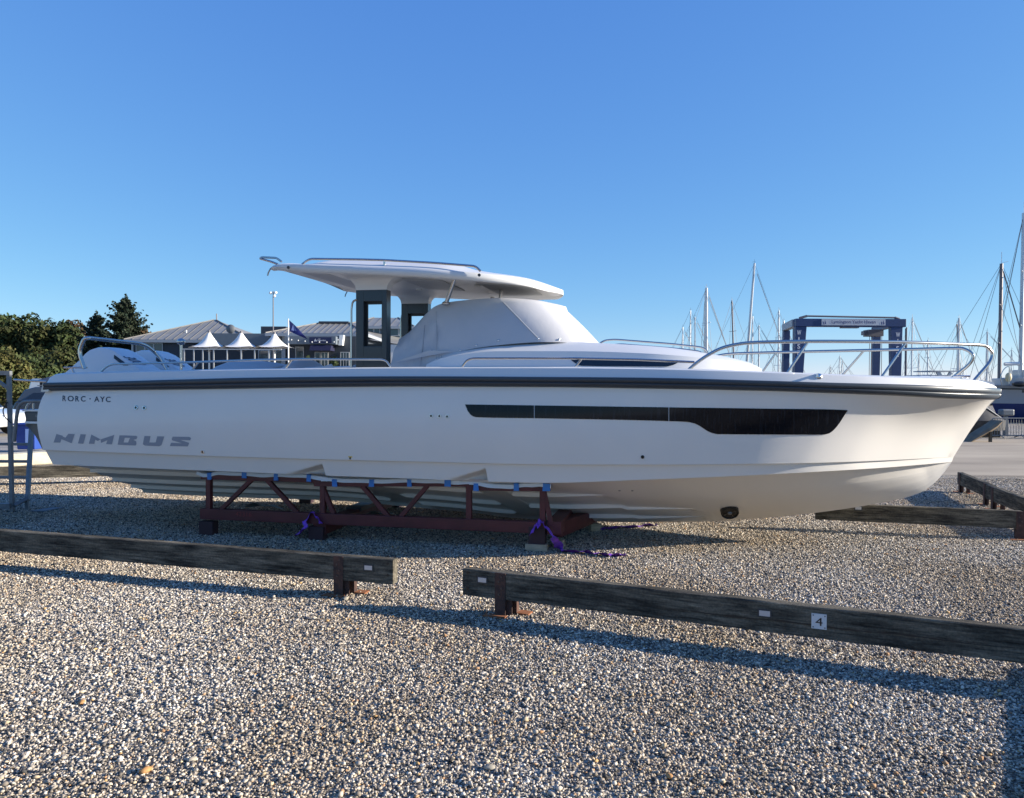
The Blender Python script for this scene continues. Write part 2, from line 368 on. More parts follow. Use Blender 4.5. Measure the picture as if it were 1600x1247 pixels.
yC = PC([(82, 726), (319, 735.5), (640, 748), (860, 754.5), (1000, 750), (1150, 744), (1300, 736), (1380, 731), (1487, 722)])
yB = PC([(225, 770), (340, 776), (540, 783), (640, 792), (740, 801), (800, 809), (900, 814), (1000, 816), (1100, 815), (1200, 809), (1300, 798), (1380, 785), (1420, 776), (1440, 769), (1460, 755), (1475, 738), (1487, 722)])
def gun(v, which, t_off=0.0):
    px = 72+v*(1558-72); t = max(tg_f(v)*HB-t_off, 0) if v < 1 else 0
    if which == 'G0': px = 76+v*(1554-76)
    if which == 'Gb': px = 72+v*(1556-72)
    f = {'G0': yG0, 'Gt': yGt, 'Gb': yGb}[which]
    return L(px, f(px), t)
NV = 150
vs_ = sorted(set([round(x, 5) for x in [1-(1-i/NV)**1.35 for i in range(NV+1)]]))
for c in (455, 500, 512, 700, 757, 763):   # extra stations round the step vents
    vs_.append((c-87)/1400)
vs_ = sorted(set([x for x in vs_] + [(c-87)/1400 for c in range(440, 520, 5)] + [(c-87)/1400 for c in range(690, 770, 5)]))
NF = 9; NKC = 14
strk = [.66, .40, .17]
def lerp(a, b, t): return a+(b-a)*t
STEP1, STEP2 = (548-87)/1400, (762-87)/1400
def section(v):
    """starboard half section, from band bottom to keel, boat-local"""
    B = gun(v, 'Gb', .05)
    pk = 67+v*(1490-67); K = L(pk, yK(pk), tk_f(v)*HB if v < 1 else 0)
    pc = 82+v*(1487-82); C = L(pc, yC(pc), tc_f(v)*HB if v < 1 else 0)
    pb = 225+v**.93*(1487-225); Z = L(pb, yB(pb), 0)
    rows = []
    flare = 1+2.6*max(0, min(1, (v-.55)/.36))
    for i in range(NF+1):
        w_ = i/NF; q = (1-w_)**flare
        y = lerp(K.y, B.y, q) - (.035*math.sin(math.pi*w_) if v < .97 else 0)*(1-max(0, (v-.5)*2))
        x = lerp(B.x, K.x, w_)-.075*math.sin(math.pi*w_**.8)*(1-v)**40
        x += (B.x-K.x)*(w_-w_**.82)*max(0, (v-.8)/.2)
        rows.append(Vector((x, y, lerp(B.z, K.z, w_))))
    pxv = pc
    for i in range(1, NKC+1):
        w_ = i/NKC; p = K.lerp(C, w_)
        if i == 1: p = K.lerp(C, .04)
        if v < 1: p.y += .034*min(1, (1-v)*12)*(1-.75*w_)
        # step vents: a scoop that deepens towards the bow and ends abruptly
        for a0, a1 in ((440, 508), (690, 762)):
            if a0 <= pxv <= a1+4:
                u = (pxv-a0)/(a1-a0); top = 1-.72*u**1.1
                if pxv <= a1: e_ = min(1, max(0, (w_-top)*3.2)); p.y += .17*u*e_*e_*(3-2*e_)
        rows.append(p)
    fl = C+Vector((0, min(.09, abs(C.y)*.3), 0)); fl.z += .012
    rows.append(fl)
    amp = min(1, max(0, (.69-v)/.12)); hs = []
    for si, s_ in enumerate(strk):
        a2 = amp*(1 if si else min(1, max(0, (.60-v)/.08)))
        for st in (STEP1, STEP2):
            if -.035 < v-st < .0: a2 = 0.0
        hs.append(.047*a2)
    tot = sum(hs); Zt = Z.copy(); Zt.z += tot
    def bott(fr, drop=0.0):   # fr from 1 (chine flat) to 0 (keel)
        p = fl.lerp(Zt, 1-fr); p.z -= drop+.02*math.sin(math.pi*fr)*min(1, (1-v)*5)*(1 if v < .6 else 2.2)
        return p
    dr_ = 0
    for s_, h_ in zip(strk, hs):
        p = bott(s_, dr_); rows.append(p); dr_ += h_
        q = bott(s_, dr_); q.y += .002; rows.append(q)
        r_ = bott(s_-.05, dr_); r_.z = min(r_.z, q.z) if h_ < .005 else q.z+.002; rows.append(r_); rows.append(bott(s_-.12, dr_))
    rows.append(bott(.03, dr_))
    rows.append(Z)
    # the running surface behind each step sits a little higher
    up = (.035 if v < STEP1 else 0)+(.03 if v < STEP2 else 0)
    for i in range(NF+NKC+2, len(rows)-1): rows[i] = rows[i]+Vector((0, 0, up*.6))
    return rows
sec = [section(v) for v in vs_]
mb = MB()
mb.grid(sec)
mb.grid([[Vector((p.x, -p.y, p.z)) for p in r] for r in sec], flip=True)
tr_ = [[p, Vector((p.x, -p.y, p.z))] for p in sec[0]]
mb.grid(tr_, flip=True)
nsec = len(sec[0])
hull = mb.build('hull', [M_gel], boat, smooth=True, weld=True, ang=22)
bvh_hull = BVHTree.FromPolygons([BM @ Vector(v.co) for v in hull.data.vertices], [tuple(p.vertices) for p in hull.data.polygons])
def onto(bvh, px, py, off=.004, fallback_t=1.5):
    """the point of the hull seen at a pixel, lifted off along its normal, boat-local"""
    r = ray(px, py); h = bvh.ray_cast(Vector((0, 0, EYE)), r)
    if h[0] is None: return L(px, py, fallback_t)
    n = h[1] if h[1].dot(r) < 0 else -h[1]
    return toL(h[0]+n*off)

# white sheer band, rubbing strake, deck cap
vv = sorted(set([0, .002, .004, .006, .009, .012, .016, .021, .028]+[1-(1-i/110)**1.5 for i in range(111)]))
prof = []
rows = []
for v in vv:
    A = gun(v, 'G0', .07); Bp = gun(v, 'Gt', .02); c = gun(v, 'Gb', .05)
    A0 = A.copy(); A0.y = min(A0.y+.02, 0); A0.z += .004
    rows.append([A0, A.lerp(Bp, .12)-Vector((0, .012, 0)), A.lerp(Bp, .5)-Vector((0, .008, 0)), Bp])
mb = MB()
def both(rows, flip=False):
    mb.grid(rows, flip=flip); mb.grid([[Vector((p.x, -p.y, p.z)) for p in r] for r in rows], flip=not flip)
both(rows); mb.grid([[rows[0][k], Vector((rows[0][k].x, -rows[0][k].y, rows[0][k].z))] for k in range(4)])
# side decks / foredeck
dr = []; VC = .40
for v, r in zip(vv, rows):
    A = r[0]; inner = Vector((A.x, min(A.y+.30, 0), A.z+.006))
    if v < VC: dr.append([A, A.lerp(inner, .5), inner, inner-Vector((0, -.02, .5)), Vector((inner.x, inner.y+.05, inner.z-.75)), Vector((inner.x, 0, inner.z-.75))])
    else:
        cz = A.z+.03; dr.append([A, A.lerp(inner, .5), inner, inner.lerp(Vector((A.x, 0, cz)), .3), inner.lerp(Vector((A.x, 0, cz)), .6), Vector((A.x, 0, cz))])
both(dr)
mb.build('deck', M_deck, boat, smooth=True, weld=True, ang=35)
# rubber rail: ridged profile
rr = []
for v in vv:
    T = gun(v, 'Gt', .02); B2 = gun(v, 'Gb', .05); T0 = T.copy()
    out = Vector((0, -1, 0))
    # outward direction in plan from neighbouring stations
    v2 = min(v+.004, 1); v1 = max(v-.004, 0); d = gun(v2, 'Gt', .02)-gun(v1, 'Gt', .02)
    o_ = Vector((d.y, -d.x, 0))
    o_ = o_.normalized() if o_.length > 1e-6 else Vector((1, 0, 0))
    if v >= .999: o_ = Vector((1, 0, 0))
    prof = [(0, .0), (.0, .030), (.10, .044), (.36, .048), (.44, .046), (.48, .036), (.53, .036), (.57, .046), (.62, .048), (.84, .044), (.93, .030), (1.0, .0)]
    row = []
    for f_, d_ in prof:
        p = T.lerp(B2, f_)+o_*(d_+.002)
        if p.y > 0: p.y = 0
        row.append(p)
    rr.append(row)
mb = MB(); both(rr)
mb.grid([[rr[0][k], rr[0][k]+Vector((0, .06, 0))] for k in range(len(rr[0]))]); mb.grid([[Vector((p.x, -p.y, p.z)) for p in (rr[0][k], rr[0][k]+Vector((0, .06, 0)))] for k in range(len(rr[0]))])
mb.build('rubbing_strake', M_rub, boat, smooth=True, weld=True, ang=60)
# pale end cap of the rubbing strake at the stern
mb = MB(); q = [onto(bvh_hull, *p, off=.002) for p in ((69, 612), (81, 612), (81, 598), (72, 598))]
for sg in (1, -1):
    P = [Vector((p.x, p.y*sg, p.z)) for p in q]; mb.prism(P, (0, -.05*sg, 0))
mb.build('strake_end_cap', mat('cream_cap', (.7, .66, .56), .4), boat)

# decals laid on the hull: strips between an upper and a lower pixel curve
def hull_strip(x0, x1, top, bot, n, m, off=.004, bvh=bvh_hull):
    rws = []
    for i in range(n+1):
        px = lerp(x0, x1, i/n); a_, b_ = top(px), bot(px)
        rws.append([onto(bvh, px, lerp(a_, b_, j/m), off) for j in range(m+1)])
    return rws
wt = PC([(727, 632), (835, 633.5), (1045, 636.5), (1200, 638.5), (1322, 640.5), (1324, 641)])
wbot = PC([(727, 632.5), (731, 642), (738, 650), (746, 652), (835, 653.5), (1045, 658), (1076, 659.5), (1086, 662), (1112, 676.3), (1122, 678.3), (1285, 679), (1295, 677), (1303, 671), (1324, 641.5)])
M_win = bpy.data.materials.new('hull_glazing'); M_win.use_nodes = True
b_ = M_win.node_tree.nodes['Principled BSDF']; b_.inputs['Base Color'].default_value = (.004, .005, .008, 1); b_.inputs['Roughness'].default_value = .12; b_.inputs['Specular IOR Level'].default_value = .25
def marks(mt, col, amount, scl):
    t = mt.node_tree; b = t.nodes['Principled BSDF']; tc = t.nodes.new('ShaderNodeTexCoord'); mp = t.nodes.new('ShaderNodeMapping'); mp.inputs['Scale'].default_value = scl
    mp.inputs['Rotation'].default_value = (0, R(18), 0)
    n = t.nodes.new('ShaderNodeTexNoise'); n.inputs['Scale'].default_value = 5; n.inputs['Detail'].default_value = 8
    r = t.nodes.new('ShaderNodeValToRGB'); r.color_ramp.elements[0].position = .55; r.color_ramp.elements[0].color = b.inputs['Base Color'].default_value
    r.color_ramp.elements[1].position = .8; r.color_ramp.elements[1].color = (*col, 1)
    t.links.new(tc.outputs['Object'], mp.inputs[0]); t.links.new(mp.outputs[0], n.inputs[0]); t.links.new(n.outputs[0], r.inputs[0]); t.links.new(r.outputs[0], b.inputs['Base Color'])
marks(M_win, (.018, .022, .03), 1, (9, 1, 1.2))
for x0, x1 in ((727, 834.3), (835.7, 1044.3), (1045.7, 1324)):
    mb = MB(); mb.grid(hull_strip(x0, x1, wt, wbot, int((x1-x0)/4), 4, .005)); mb.build('hull_window', M_win, boat, smooth=True)
mb = MB()
for x in (835, 1045): mb.grid(hull_strip(x-.5, x+.5, wt, wbot, 1, 4, .007))
mb.build('window_divider', mat('divider_grey', (.35, .36, .38), .4), boat)
# lettering: logo polygons in pixels
logo = {
 'N': [[(88.5, 678), (98.5, 681), (94.5, 691.5), (84, 691.5)], [(88.5, 678), (102.5, 683.8), (107, 677.8), (117, 678.3), (112, 692.6), (97, 686.5), (94.5, 684.5)]],
 'I': [[(126, 678.5), (134.5, 678.8), (130.5, 693.3), (122, 692.8)]],
 'M': [[(143, 679), (157.5, 686.5), (153, 689), (149, 687), (147.5, 693.6), (139, 693.4)], [(157.5, 686.5), (178.8, 679.6), (175, 694.3), (166, 693.8), (168, 688), (158, 692)]],
 'B': [[(187, 680.2), (196, 680.4), (192.5, 695.4), (184, 694.8)], [(196, 680.4), (213, 681), (215, 682.6), (213.5, 686), (209, 687.3), (202, 687.2), (203.5, 684.3), (195, 684)], [(202, 687.2), (209, 687.3), (213, 689.5), (213.5, 694), (212, 696), (192.5, 695.4), (193.5, 691.4), (200.5, 691.4)]],
 'U': [[(226, 681.2), (235.5, 681.4), (233.5, 691.3), (226, 696), (223.4, 694)], [(226, 696.2), (233.5, 691.3), (241, 691.5), (252, 694), (249, 697.3)], [(246, 681.7), (257, 682), (252.5, 695.5), (249, 697.3), (241, 691.5), (243.5, 691)]],
 'S': [[(270, 682.3), (296, 682.6), (298.8, 684.4), (297.5, 688), (282, 687.4), (268.5, 685.6)], [(268.5, 685.6), (282, 687.4), (296, 692), (294, 696), (285, 692.8), (269, 688)], [(267.5, 691.8), (285, 692.6), (296, 692), (293.5, 697.6), (265.5, 697)]]}
mb = MB()
for k_, polys in logo.items():
    for p in polys: mb.add([onto(bvh_hull, x, y, .003) for x, y in p], [tuple(range(len(p)))])
mb.build('logo_lettering', M_logo, boat)
def text_hull(txt, x0, x1, y0a, y0b, y1a, y1b, m, name, bold=False, bvh=bvh_hull):
    vs, fs = text_mesh(txt, bold); mb = MB()
    mb.add([onto(bvh, lerp(x0, x1, a), lerp(lerp(y1a, y1b, a), lerp(y0a, y0b, a), b), .0035) for a, b in vs], fs)
    mb.build(name, m, boat)
for ch, x0, x1 in (('R', 98, 103.5), ('O', 106, 115.5), ('R', 118, 123.8), ('C', 126.5, 134), ('A', 147.5, 155.5), ('Y', 156.5, 164), ('C', 165.5, 173)):
    y0 = lerp(618.3, 620.2, (x0-98)/75); y1 = lerp(627, 628.6, (x0-98)/75)
    text_hull(ch, x0, x1, y0, y0, y1, y1, M_navy, 'name_lettering', True)
mb = MB(); c_ = onto(bvh_hull, 141, 623.2, .003); mb.cyl(c_, c_-Vector((0, .002, 0)), .008); mb.build('name_lettering', M_navy, boat)
# through-hull fittings
def disc(px, py, r0, m_out, m_in, name, r1=None, pr=.012, bvh=bvh_hull):
    c0 = onto(bvh, px, py, 0.0); c1 = onto(bvh, px, py, .02); n = (c1-c0).normalized()
    mb = MB(); pts = []
    a_ = n.orthogonal().normalized(); b2 = n.cross(a_); rows = []
    for rad, h_ in ((r0, 0.0), (r0, pr*.6), (r0*.85, pr), (r0*.6, pr), (r0*.5, pr*.3)):
        rows.append([c0+n*h_+(a_*math.cos(k*math.pi/8)+b2*math.sin(k*math.pi/8))*rad for k in range(16)])
    mb.grid(rows, closed=True, flip=True); o = mb.build(name, m_out, boat, smooth=True)
    m2 = MB(); m2.add([p+n*.001 for p in rows[-1]], [tuple(range(16))]); m2.build('port_hole', m_in, o)
for px, py in ((213, 637), (226, 637.5)): disc(px, py, .027, M_chrome, M_black, 'hull_fitting')
for px, py in ((674, 650), (687, 650.3), (699, 651)): disc(px, py, .022, M_chrome, M_black, 'hull_fitting')
disc(317, 706, .022, M_chrome, M_black, 'hull_fitting'); disc(1004, 714, .018, M_black, M_black, 'hull_fitting')
for px in (968, 988): disc(px, 766.5, .014, mat('grey_fitting', (.3, .3, .3), .4), M_black, 'hull_fitting', pr=.006)
mb = MB(); mb.add([onto(bvh_hull, *p, .003) for p in ((544, 713), (550.5, 713), (550.5, 719), (544, 719))], [(0, 1, 2, 3)]); st = mb.build('warning_sticker', M_yell, boat)
mb = MB(); mb.add([onto(bvh_hull, *p, .004) for p in ((546.3, 713.8), (548.2, 713.8), (548.2, 716), (549.3, 716), (547.2, 718.3), (545.2, 716), (546.3, 716))], [tuple(range(7))]); mb.build('arrow_mark', M_black, st)
# bow thruster tunnel
c0 = onto(bvh_hull, 1139.5, 796, 0); c1 = onto(bvh_hull, 1139.5, 796, .02); n = ((c1-c0).normalized()+Vector((0, -.5, .05))).normalized(); c0 = c0+n*.05; a_ = Vector((1, 0, 0)); a_ = (a_-n*a_.dot(n)).normalized(); b2 = n.cross(a_)
def ring(rad, h_, k=24): return [c0+n*h_+(a_*math.cos(j*2*math.pi/k)+b2*math.sin(j*2*math.pi/k))*rad for j in range(k)]
mb = MB(); mb.grid([ring(.104, -.09), ring(.100, .0), ring(.098, .012), ring(.088, .014), ring(.084, .004)], closed=True, flip=True); th = mb.build('bow_thruster', M_black, boat, smooth=True)
mb = MB(); mb.add(ring(.085, .004), [tuple(range(24))]); mb.build('tunnel', mat('tunnel_dark', (.004, .004, .005), .3), th)
mb = MB(); mb.add(ring(.018, .016, 12), [tuple(range(12))]); mb.grid([ring(.018, .016, 12), ring(.026, .004, 12)], closed=True); mb.build('hub', M_steel, th)
mb = MB()
for j in range(4):
    aa = .5+j*math.pi/2; d = a_*math.cos(aa)+b2*math.sin(aa); e = a_*-math.sin(aa)+b2*math.cos(aa)
    mb.add([c0+n*.006+d*.025-e*.008, c0+n*.012+d*.075-e*.024, c0+n*.006+d*.08+e*.014, c0+n*.007+d*.025+e*.008], [(0, 1, 2, 3)])
mb.build('propeller_blade', mat('blade', (.02, .02, .022), .15), th)

# ---- coachroof
def closed_plan(x_aft, x_corner, x_front, tw, ns=18, nc=16, pw=.62):
    """starboard plan curve in local coords: straight then rounded to the centreline"""
    pts = []
    for i in range(ns): pts.append((lerp(x_aft, x_corner, i/ns), tw))
    for j in range(nc+1):
        a = j/nc*math.pi/2; pts.append((x_corner+(x_front-x_corner)*math.sin(a)**.9, tw*math.cos(a)**pw if j < nc else 0))
    return pts
def zof(pts, t):
    P = [L(px, py, t) for px, py in pts]; return pchip([p.x for p in P], [p.z for p in P])
xaft = L(664, 574, 1.15).x; xcor = L(985, 560, 1.1).x
xf = L(1196, 575, .25).x
zsh = zof([(664, 574), (690, 562), (720, 556), (780, 550), (900, 550), (1000, 553), (1100, 560), (1160, 566), (1188, 574)], 1.0)
ztp = zof([(660, 575), (672, 570), (690, 558), (725, 546), (780, 538), (850, 533), (940, 536.5), (1040, 543), (1090, 549.5), (1130, 556), (1165, 563), (1185, 568), (1196, 573)], .8)
zdk = lambda x: zdeck(x)
dP = [gun(v, 'G0', .07) for v in np.linspace(0, .97, 30)]
zdeck = pchip([p.x for p in dP], [p.z for p in dP])
pb_ = closed_plan(xaft, xcor, xf, 1.16, 26, 22, .8); ps = closed_plan(xaft, xcor, xf-.03, 1.10, 26, 22, .8); pt = closed_plan(xaft, xcor-.1, xf-.12, .86, 26, 22, .8)
rows = []
for (a, b, c) in zip(pb_, ps, pt):
    zb = zdeck(a[0])-.02; zs = max(zsh(b[0]), zb+.03); zt = max(ztp(c[0]), zs+.012)
    Pb = Vector((a[0], -a[1], zb)); Ps = Vector((b[0], -b[1], zs)); Pt = Vector((c[0], -c[1], zt)); Pc = Vector((c[0], 0, zt+.025))
    Pm = Pb.lerp(Ps, .5)
    rows.append([Pb, Pm, Pb.lerp(Ps, .9), Ps+Vector((0, 0, .004)), Ps.lerp(Pt, .15)+Vector((0, 0, .006)), Ps.lerp(Pt, .5)+Vector((0, 0, .012)), Ps.lerp(Pt, .9)+Vector((0, 0, .006)), Pt.lerp(Pc, .06), Pt.lerp(Pc, .5)+Vector((0, 0, .008)), Pc])
mb = MB(); both(rows); coach = mb.build('coachroof', M_deck, boat, smooth=True, weld=True, ang=30)
bvh_c = BVHTree.FromPolygons([BM @ Vector(v.co) for v in coach.data.vertices], [tuple(p.vertices) for p in coach.data.polygons])
ct = PC([(892, 562.3), (960, 562.6), (1060, 566)]); cb = PC([(892, 562.6), (905, 571), (912, 571.8), (1000, 572.8), (1040, 573), (1052, 570.5), (1060, 566.4)])
mb = MB(); mb.grid(hull_strip(892, 1060, ct, cb, 40, 2, .006, bvh_c)); mb.build('cabin_window', M_glass, boat, smooth=True)
# ---- canvas cover
def zc(pts, t): return zof(pts, t)
ztop = zof([(600, 546), (612, 543), (625, 534), (645, 521), (660, 505), (672, 492), (685, 481), (700, 475.5), (740, 470.5), (780, 468), (830, 469.5), (860, 474), (885, 480)], .55)
zbas = zof([(600, 576), (655, 575), (668, 571), (680, 564), (700, 555), (730, 545), (780, 537.5), (850, 532.5), (950, 533.5)], .9)
xa = L(609, 570, .95).x
base = closed_plan(xa, L(838, 532, .95).x, L(940, 532, .0).x, .98, 34, 26, .55)
topp = closed_plan(xa+.02, L(778, 468, .7).x, L(884, 480, 0).x, .70, 34, 26, .58)
rows = []
ztop_c = zof([(600, 546), (860, 474), (884, 481)], 0)
for i, (a, c) in enumerate(zip(base, topp)):
    zb = zbas(a[0]); zt = ztop(min(c[0], 99)); 
    if i > 34: zt -= .0
    Pb = Vector((a[0], -a[1], zb-.02)); Pt = Vector((c[0], -c[1], zt)); row = []
    for k in range(11):
        u = k/10; p = Pb.lerp(Pt, u); bul = .022*math.sin(math.pi*u)
        row.append(p+Vector((bul*.6 if i > 34 else 0, -bul*(1 if c[1] > .05 else 0), 0)))
    Pc = Vector((c[0], 0, zt+.035))
    for k in (.08, .2, .45, .75, 1): 
        p = Pt.lerp(Pc, k); p.z = zt+.04*math.sin(k*math.pi/2); row.append(p)
    rows.append(row)
# folds
for i, r_ in enumerate(rows):
    for k, p in enumerate(r_):
        wob = .010*math.sin(i*1.7+k*.8)+.008*math.sin(i*.6-k*1.3)
        if k < 10 and i < 34: p.y += wob*(1.4 if i < 14 else .12)
mb = MB(); both(rows); r0 = rows[0]; mb.grid([[p, Vector((p.x, -p.y, p.z))] for p in r0], flip=True)
cover = mb.build('canvas_cover', M_canvas, boat, smooth=True, weld=True, ang=50)
bvh_v = BVHTree.FromPolygons([BM @ Vector(v.co) for v in cover.data.vertices], [tuple(p.vertices) for p in cover.data.polygons])
mb = MB()
M_hem = mat('canvas_hem', (.40, .405, .42), .85)
for seam in ([(682, 486), (682.5, 548)], [(664, 508), (657, 572)], [(786, 472), (841, 529)]):
    (xa_, ya_), (xb_, yb_) = seam; pts_ = []
    for k in range(15):
        u = k/14; hp = onto(bvh_v, lerp(xa_, xb_, u), lerp(ya_, yb_, u)-(3*math.sin(math.pi*u) if xb_-xa_ > 60 else 0), .003, .9); pts_.append(hp)
    mb = MB(); mb.tube(pts_, .0065, 6); mb.build('seam', M_hem, cover, smooth=True)
pts_ = [onto(bvh_v, x, y, .004, .95) for x, y in [(lerp(690, 838, k/20), None) for k in range(0)]]
mb = MB()
for px, py in ((675, 548), (719, 547.5), (744, 539.5), (779, 532), (841, 529.5), (873, 531)):
    c_ = onto(bvh_v, px, py, .0, .95); mb.ball(c_, .014, 8, 5)
mb.build('cover_stud', M_chrome, cover, smooth=True)
mb = MB(); P = [onto(bvh_v, *p, .02, 1.02) for p in ((675, 549), (708, 550), (690, 572), (673, 573))]
P = [Vector((p.x, min(p.y, -1.0), p.z)) for p in P]; mb.add(P, [(0, 1, 2, 3)]); pa = mb.build('cover_panel', M_canvas, boat)
text_on('T11', L(680, 561, 1.06), L(690, 561, 1.06)-L(680, 561, 1.06), L(680, 554, 1.06)-L(680, 561, 1.06), (0, 0, 0), M_logo, 'model_lettering', boat)
# ---- hardtop
ht_pts = [(416, 415), (440, 413), (475, 413), (601, 415.5), (700, 420), (752, 424), (802, 431), (835, 439.5), (867, 449), (880, 457)]
def ht_z(t): return zof(ht_pts, t)
xA = L(415, 417, 1.2).x; xF = L(880, 457, 0).x
hz_near = zof([(414, 417), (440, 413), (475, 413), (601, 415.5), (700, 420), (752, 424.5)], 1.2)
zA = L(475, 413, 1.2).z; zM = L(752, 424.5, 1.2).z; zF = L(880, 456, 0).z
xM = L(752, 424, 1.2).x
zr = pchip([xA-.1, xA+.12, lerp(xA, xM, .35), xM, lerp(xM, xF, .5), xF], [L(416, 416, 1.2).z-.01, L(440, 413, 1.2).z, L(560, 414.5, 1.2).z, zM, lerp(zM, zF, .5)+.025, zF])
hw = lambda u: 1.2*(max(0, 1-max(0, (u-.52)/.48)**2.6))**.62*(1-.10*max(0, 1-u/.06)**2)
us = [1-(1-i/60)**1.4 for i in range(61)]
thk = pchip([0, .06, .2, .8, .95, 1], [.03, .065, .085, .085, .075, .035])
crn = pchip([0, .05, .13, .2, .62, .74, .88, 1], [.03, .09, .06, .15, .17, .09, .05, .02])
top = []; bot = []
for u in us:
    x = lerp(xA, xF, u); W_ = hw(u); z = zr(x); th_ = thk(u)
    top.append([Vector((x, -W_*s, z+crn(u)*(1-abs(s)**4))) for s in (1, .97, .93, .88, .8, .7, .55, .3, 0, -.3, -.55, -.7, -.8, -.88, -.93, -.97, -1)])
    bot.append([Vector((x, -W_*s, z-th_+d)) for s, d in ((1, .01), (.985, 0), (.93, -.002), (.86, .012), (.82, .03), (0, .035), (-.82, .03), (-.86, .012), (-.93, -.002), (-.985, 0), (-1, .01))])
mb = MB(); mb.grid(top, flip=False); mb.grid(bot, flip=True)
mb.grid([[a[0], a[0].lerp(b[0], .5)-Vector((0, .012, 0)), b[0]] for a, b in zip(top, bot)]); mb.grid([[a[-1], a[-1].lerp(b[-1], .5)+Vector((0, .012, 0)), b[-1]] for a, b in zip(top, bot)], flip=True)
mb.grid([[a, b] for a, b in zip(top[0], bot[0])]); 
ht = mb.build('hardtop', M_deck, boat, smooth=True, weld=True, ang=45)
# roof recess panels under the hardtop
mb = MB()
for (u0, u1, s0, s1) in ((.08, .24, -.7, .7), (.44, .6, -.25, .6), (.72, .9, -.6, .6)):
    P = []
    for u, s in ((u0, s0), (u0, s1), (u1, s1), (u1, s0)):
        x = lerp(xA, xF, u); P.append(Vector((x, -hw(u)*s, zr(x)-thk(u)+.026)))
    mb.prism(P, (0, 0, .004))
mb.build('ceiling_panel', mat('ceiling_grey', (.42, .43, .44), .5), ht)
mb = MB()
for u, s in ((.40, .35), (.40, -.35), (.7, .3)):
    x = lerp(xA, xF, u); mb.cyl((x, -hw(u)*s, zr(x)-thk(u)+.02), (x, -hw(u)*s, zr(x)-thk(u)+.034), .04)
mb.build('ceiling_lamp', M_white, ht)
# pillars with windows
PT = .85
def rect(px0, px1, py0, py1, t): return L(px0, py1, t), L(px1, py0, t)
x0 = L(556, 500, PT).x; x1 = L(604, 500, PT).x; zt_ = L(580, 453, PT).z; wx0 = L(568, 500, PT).x; wx1 = L(597, 500, PT).x
wz0 = L(580, 541, PT).z; wz1 = L(580, 471, PT).z; zb_ = 1.2
for sg in (1, -1):
    y0, y1 = (-PT-.0)*sg, (-PT+.14)*sg; ya, yb = min(y0, y1), max(y0, y1); mb = MB()
    zt2 = zt_
    mb.box((x0, ya, zb_), (wx0, yb, zt2)); mb.box((wx1, ya, zb_), (x1, yb, zt2)); mb.box((wx0, ya, wz1), (wx1, yb, zt2)); mb.box((wx0, ya, zb_), (wx1, yb, wz0))
    pl_ = mb.build('pillar', M_slate, boat, bevel=.004)
    m2 = MB(); e = .012; m2.box((wx0-.01, (ya+yb)/2-.008, wz0-.01), (wx1+.01, (ya+yb)/2+.008, wz0+.03)); m2.box((wx0-.01, (ya+yb)/2-.008, wz1-.03), (wx1+.01, (ya+yb)/2+.008, wz1+.01))
    m2.box((wx0-.01, (ya+yb)/2-.008, wz0+.03), (wx0+.03, (ya+yb)/2+.008, wz1-.03)); m2.box((wx1-.03, (ya+yb)/2-.008, wz0+.03), (wx1+.01, (ya+yb)/2+.008, wz1-.03)); m2.build('inner_frame', M_black, pl_)
    # white flared head
    rows = []
    for k in range(9):
        u = k/8; f = 1-math.cos(u*math.pi/2); zz = lerp(zt2, zr(x0)-.045, math.sin(u*math.pi/2)**.9)
        fa = .30*f; ff = .42*f; yo = .22*f; yi = .35*f
        a0, a1 = x0-fa, x1+ff; b0 = (-PT-.0)*sg-sg*yo*.9; b1 = (-PT+.14)*sg+sg*yi
        rows.append([Vector((a0, b0, zz)), Vector((a1, b0, zz)), Vector((a1, b1, zz)), Vector((a0, b1, zz))])
    mb = MB(); mb.grid(rows, closed=True, flip=(sg < 0)); mb.build('pillar_head', M_deck, boat, smooth=True, ang=50)
    # grab handle in front of the pillar
    h = [L(549, 574, PT), L(549, 560, PT), L(549, 482, PT), L(551, 471, PT), L(558, 468, PT)]
    h = [Vector((p.x, -PT*sg, p.z)) for p in h]; mb = MB(); mb.tube(fillet(h, .06), .013, 8); mb.build('grab_handle', M_ss, boat, smooth=True)
    # front strut
    a1 = L(711, 434, .95); a2 = L(697, 474, .78); mb = MB(); mb.tube([Vector((a1.x, a1.y*sg, a1.z)), Vector((a2.x, a2.y*sg, a2.z))], .024, 10)
    mb.ball(Vector((a2.x, a2.y*sg, a2.z)), .04, 8, 6, (1.3, 1, .7)); mb.build('roof_strut', M_ss, boat, smooth=True)
a1 = L(783, 455, 0); a2 = L(781, 470, 0); mb = MB(); mb.tube([a1+Vector((0, 0, .05)), a2-Vector((0, 0, .03))], .022, 8); mb.build('roof_strut', M_ss, boat, smooth=True)
# roof rails
def rail(pts, t, r_, name='roof_rail', rad=.07, mir=True, sm=None, extra=()):
    T = (lambda p: t(p[0]) if callable(t) else t)
    for sg in ((1, -1) if mir else (1,)):
        P = [L(p[0], p[1], T(p)) for p in pts]; P = [Vector((p.x, p.y*sg, p.z)) for p in P]
        mb = MB(); mb.tube(smooth_path(P, 6) if sm else fillet(P, rad), r_, 8)
        for e in extra:
            Q = [L(x, y, tt) for x, y, tt in e]; mb.tube([Vector((q.x, q.y*sg, q.z)) for q in Q], r_*.9, 8)
        mb.build(name, M_ss, boat, smooth=True)
rail([(472, 413), (483, 404.5), (560, 405.5), (600, 406.5), (680, 411), (743, 416), (751, 424)], 1.12, .014, extra=[[(600.5, 406.5, 1.12), (600.5, 415, 1.12)]])
rail([(434, 413), (424, 409), (406, 404), (409, 402), (432, 403), (440, 409)], 1.10, .013, rad=.03)
mb = MB()
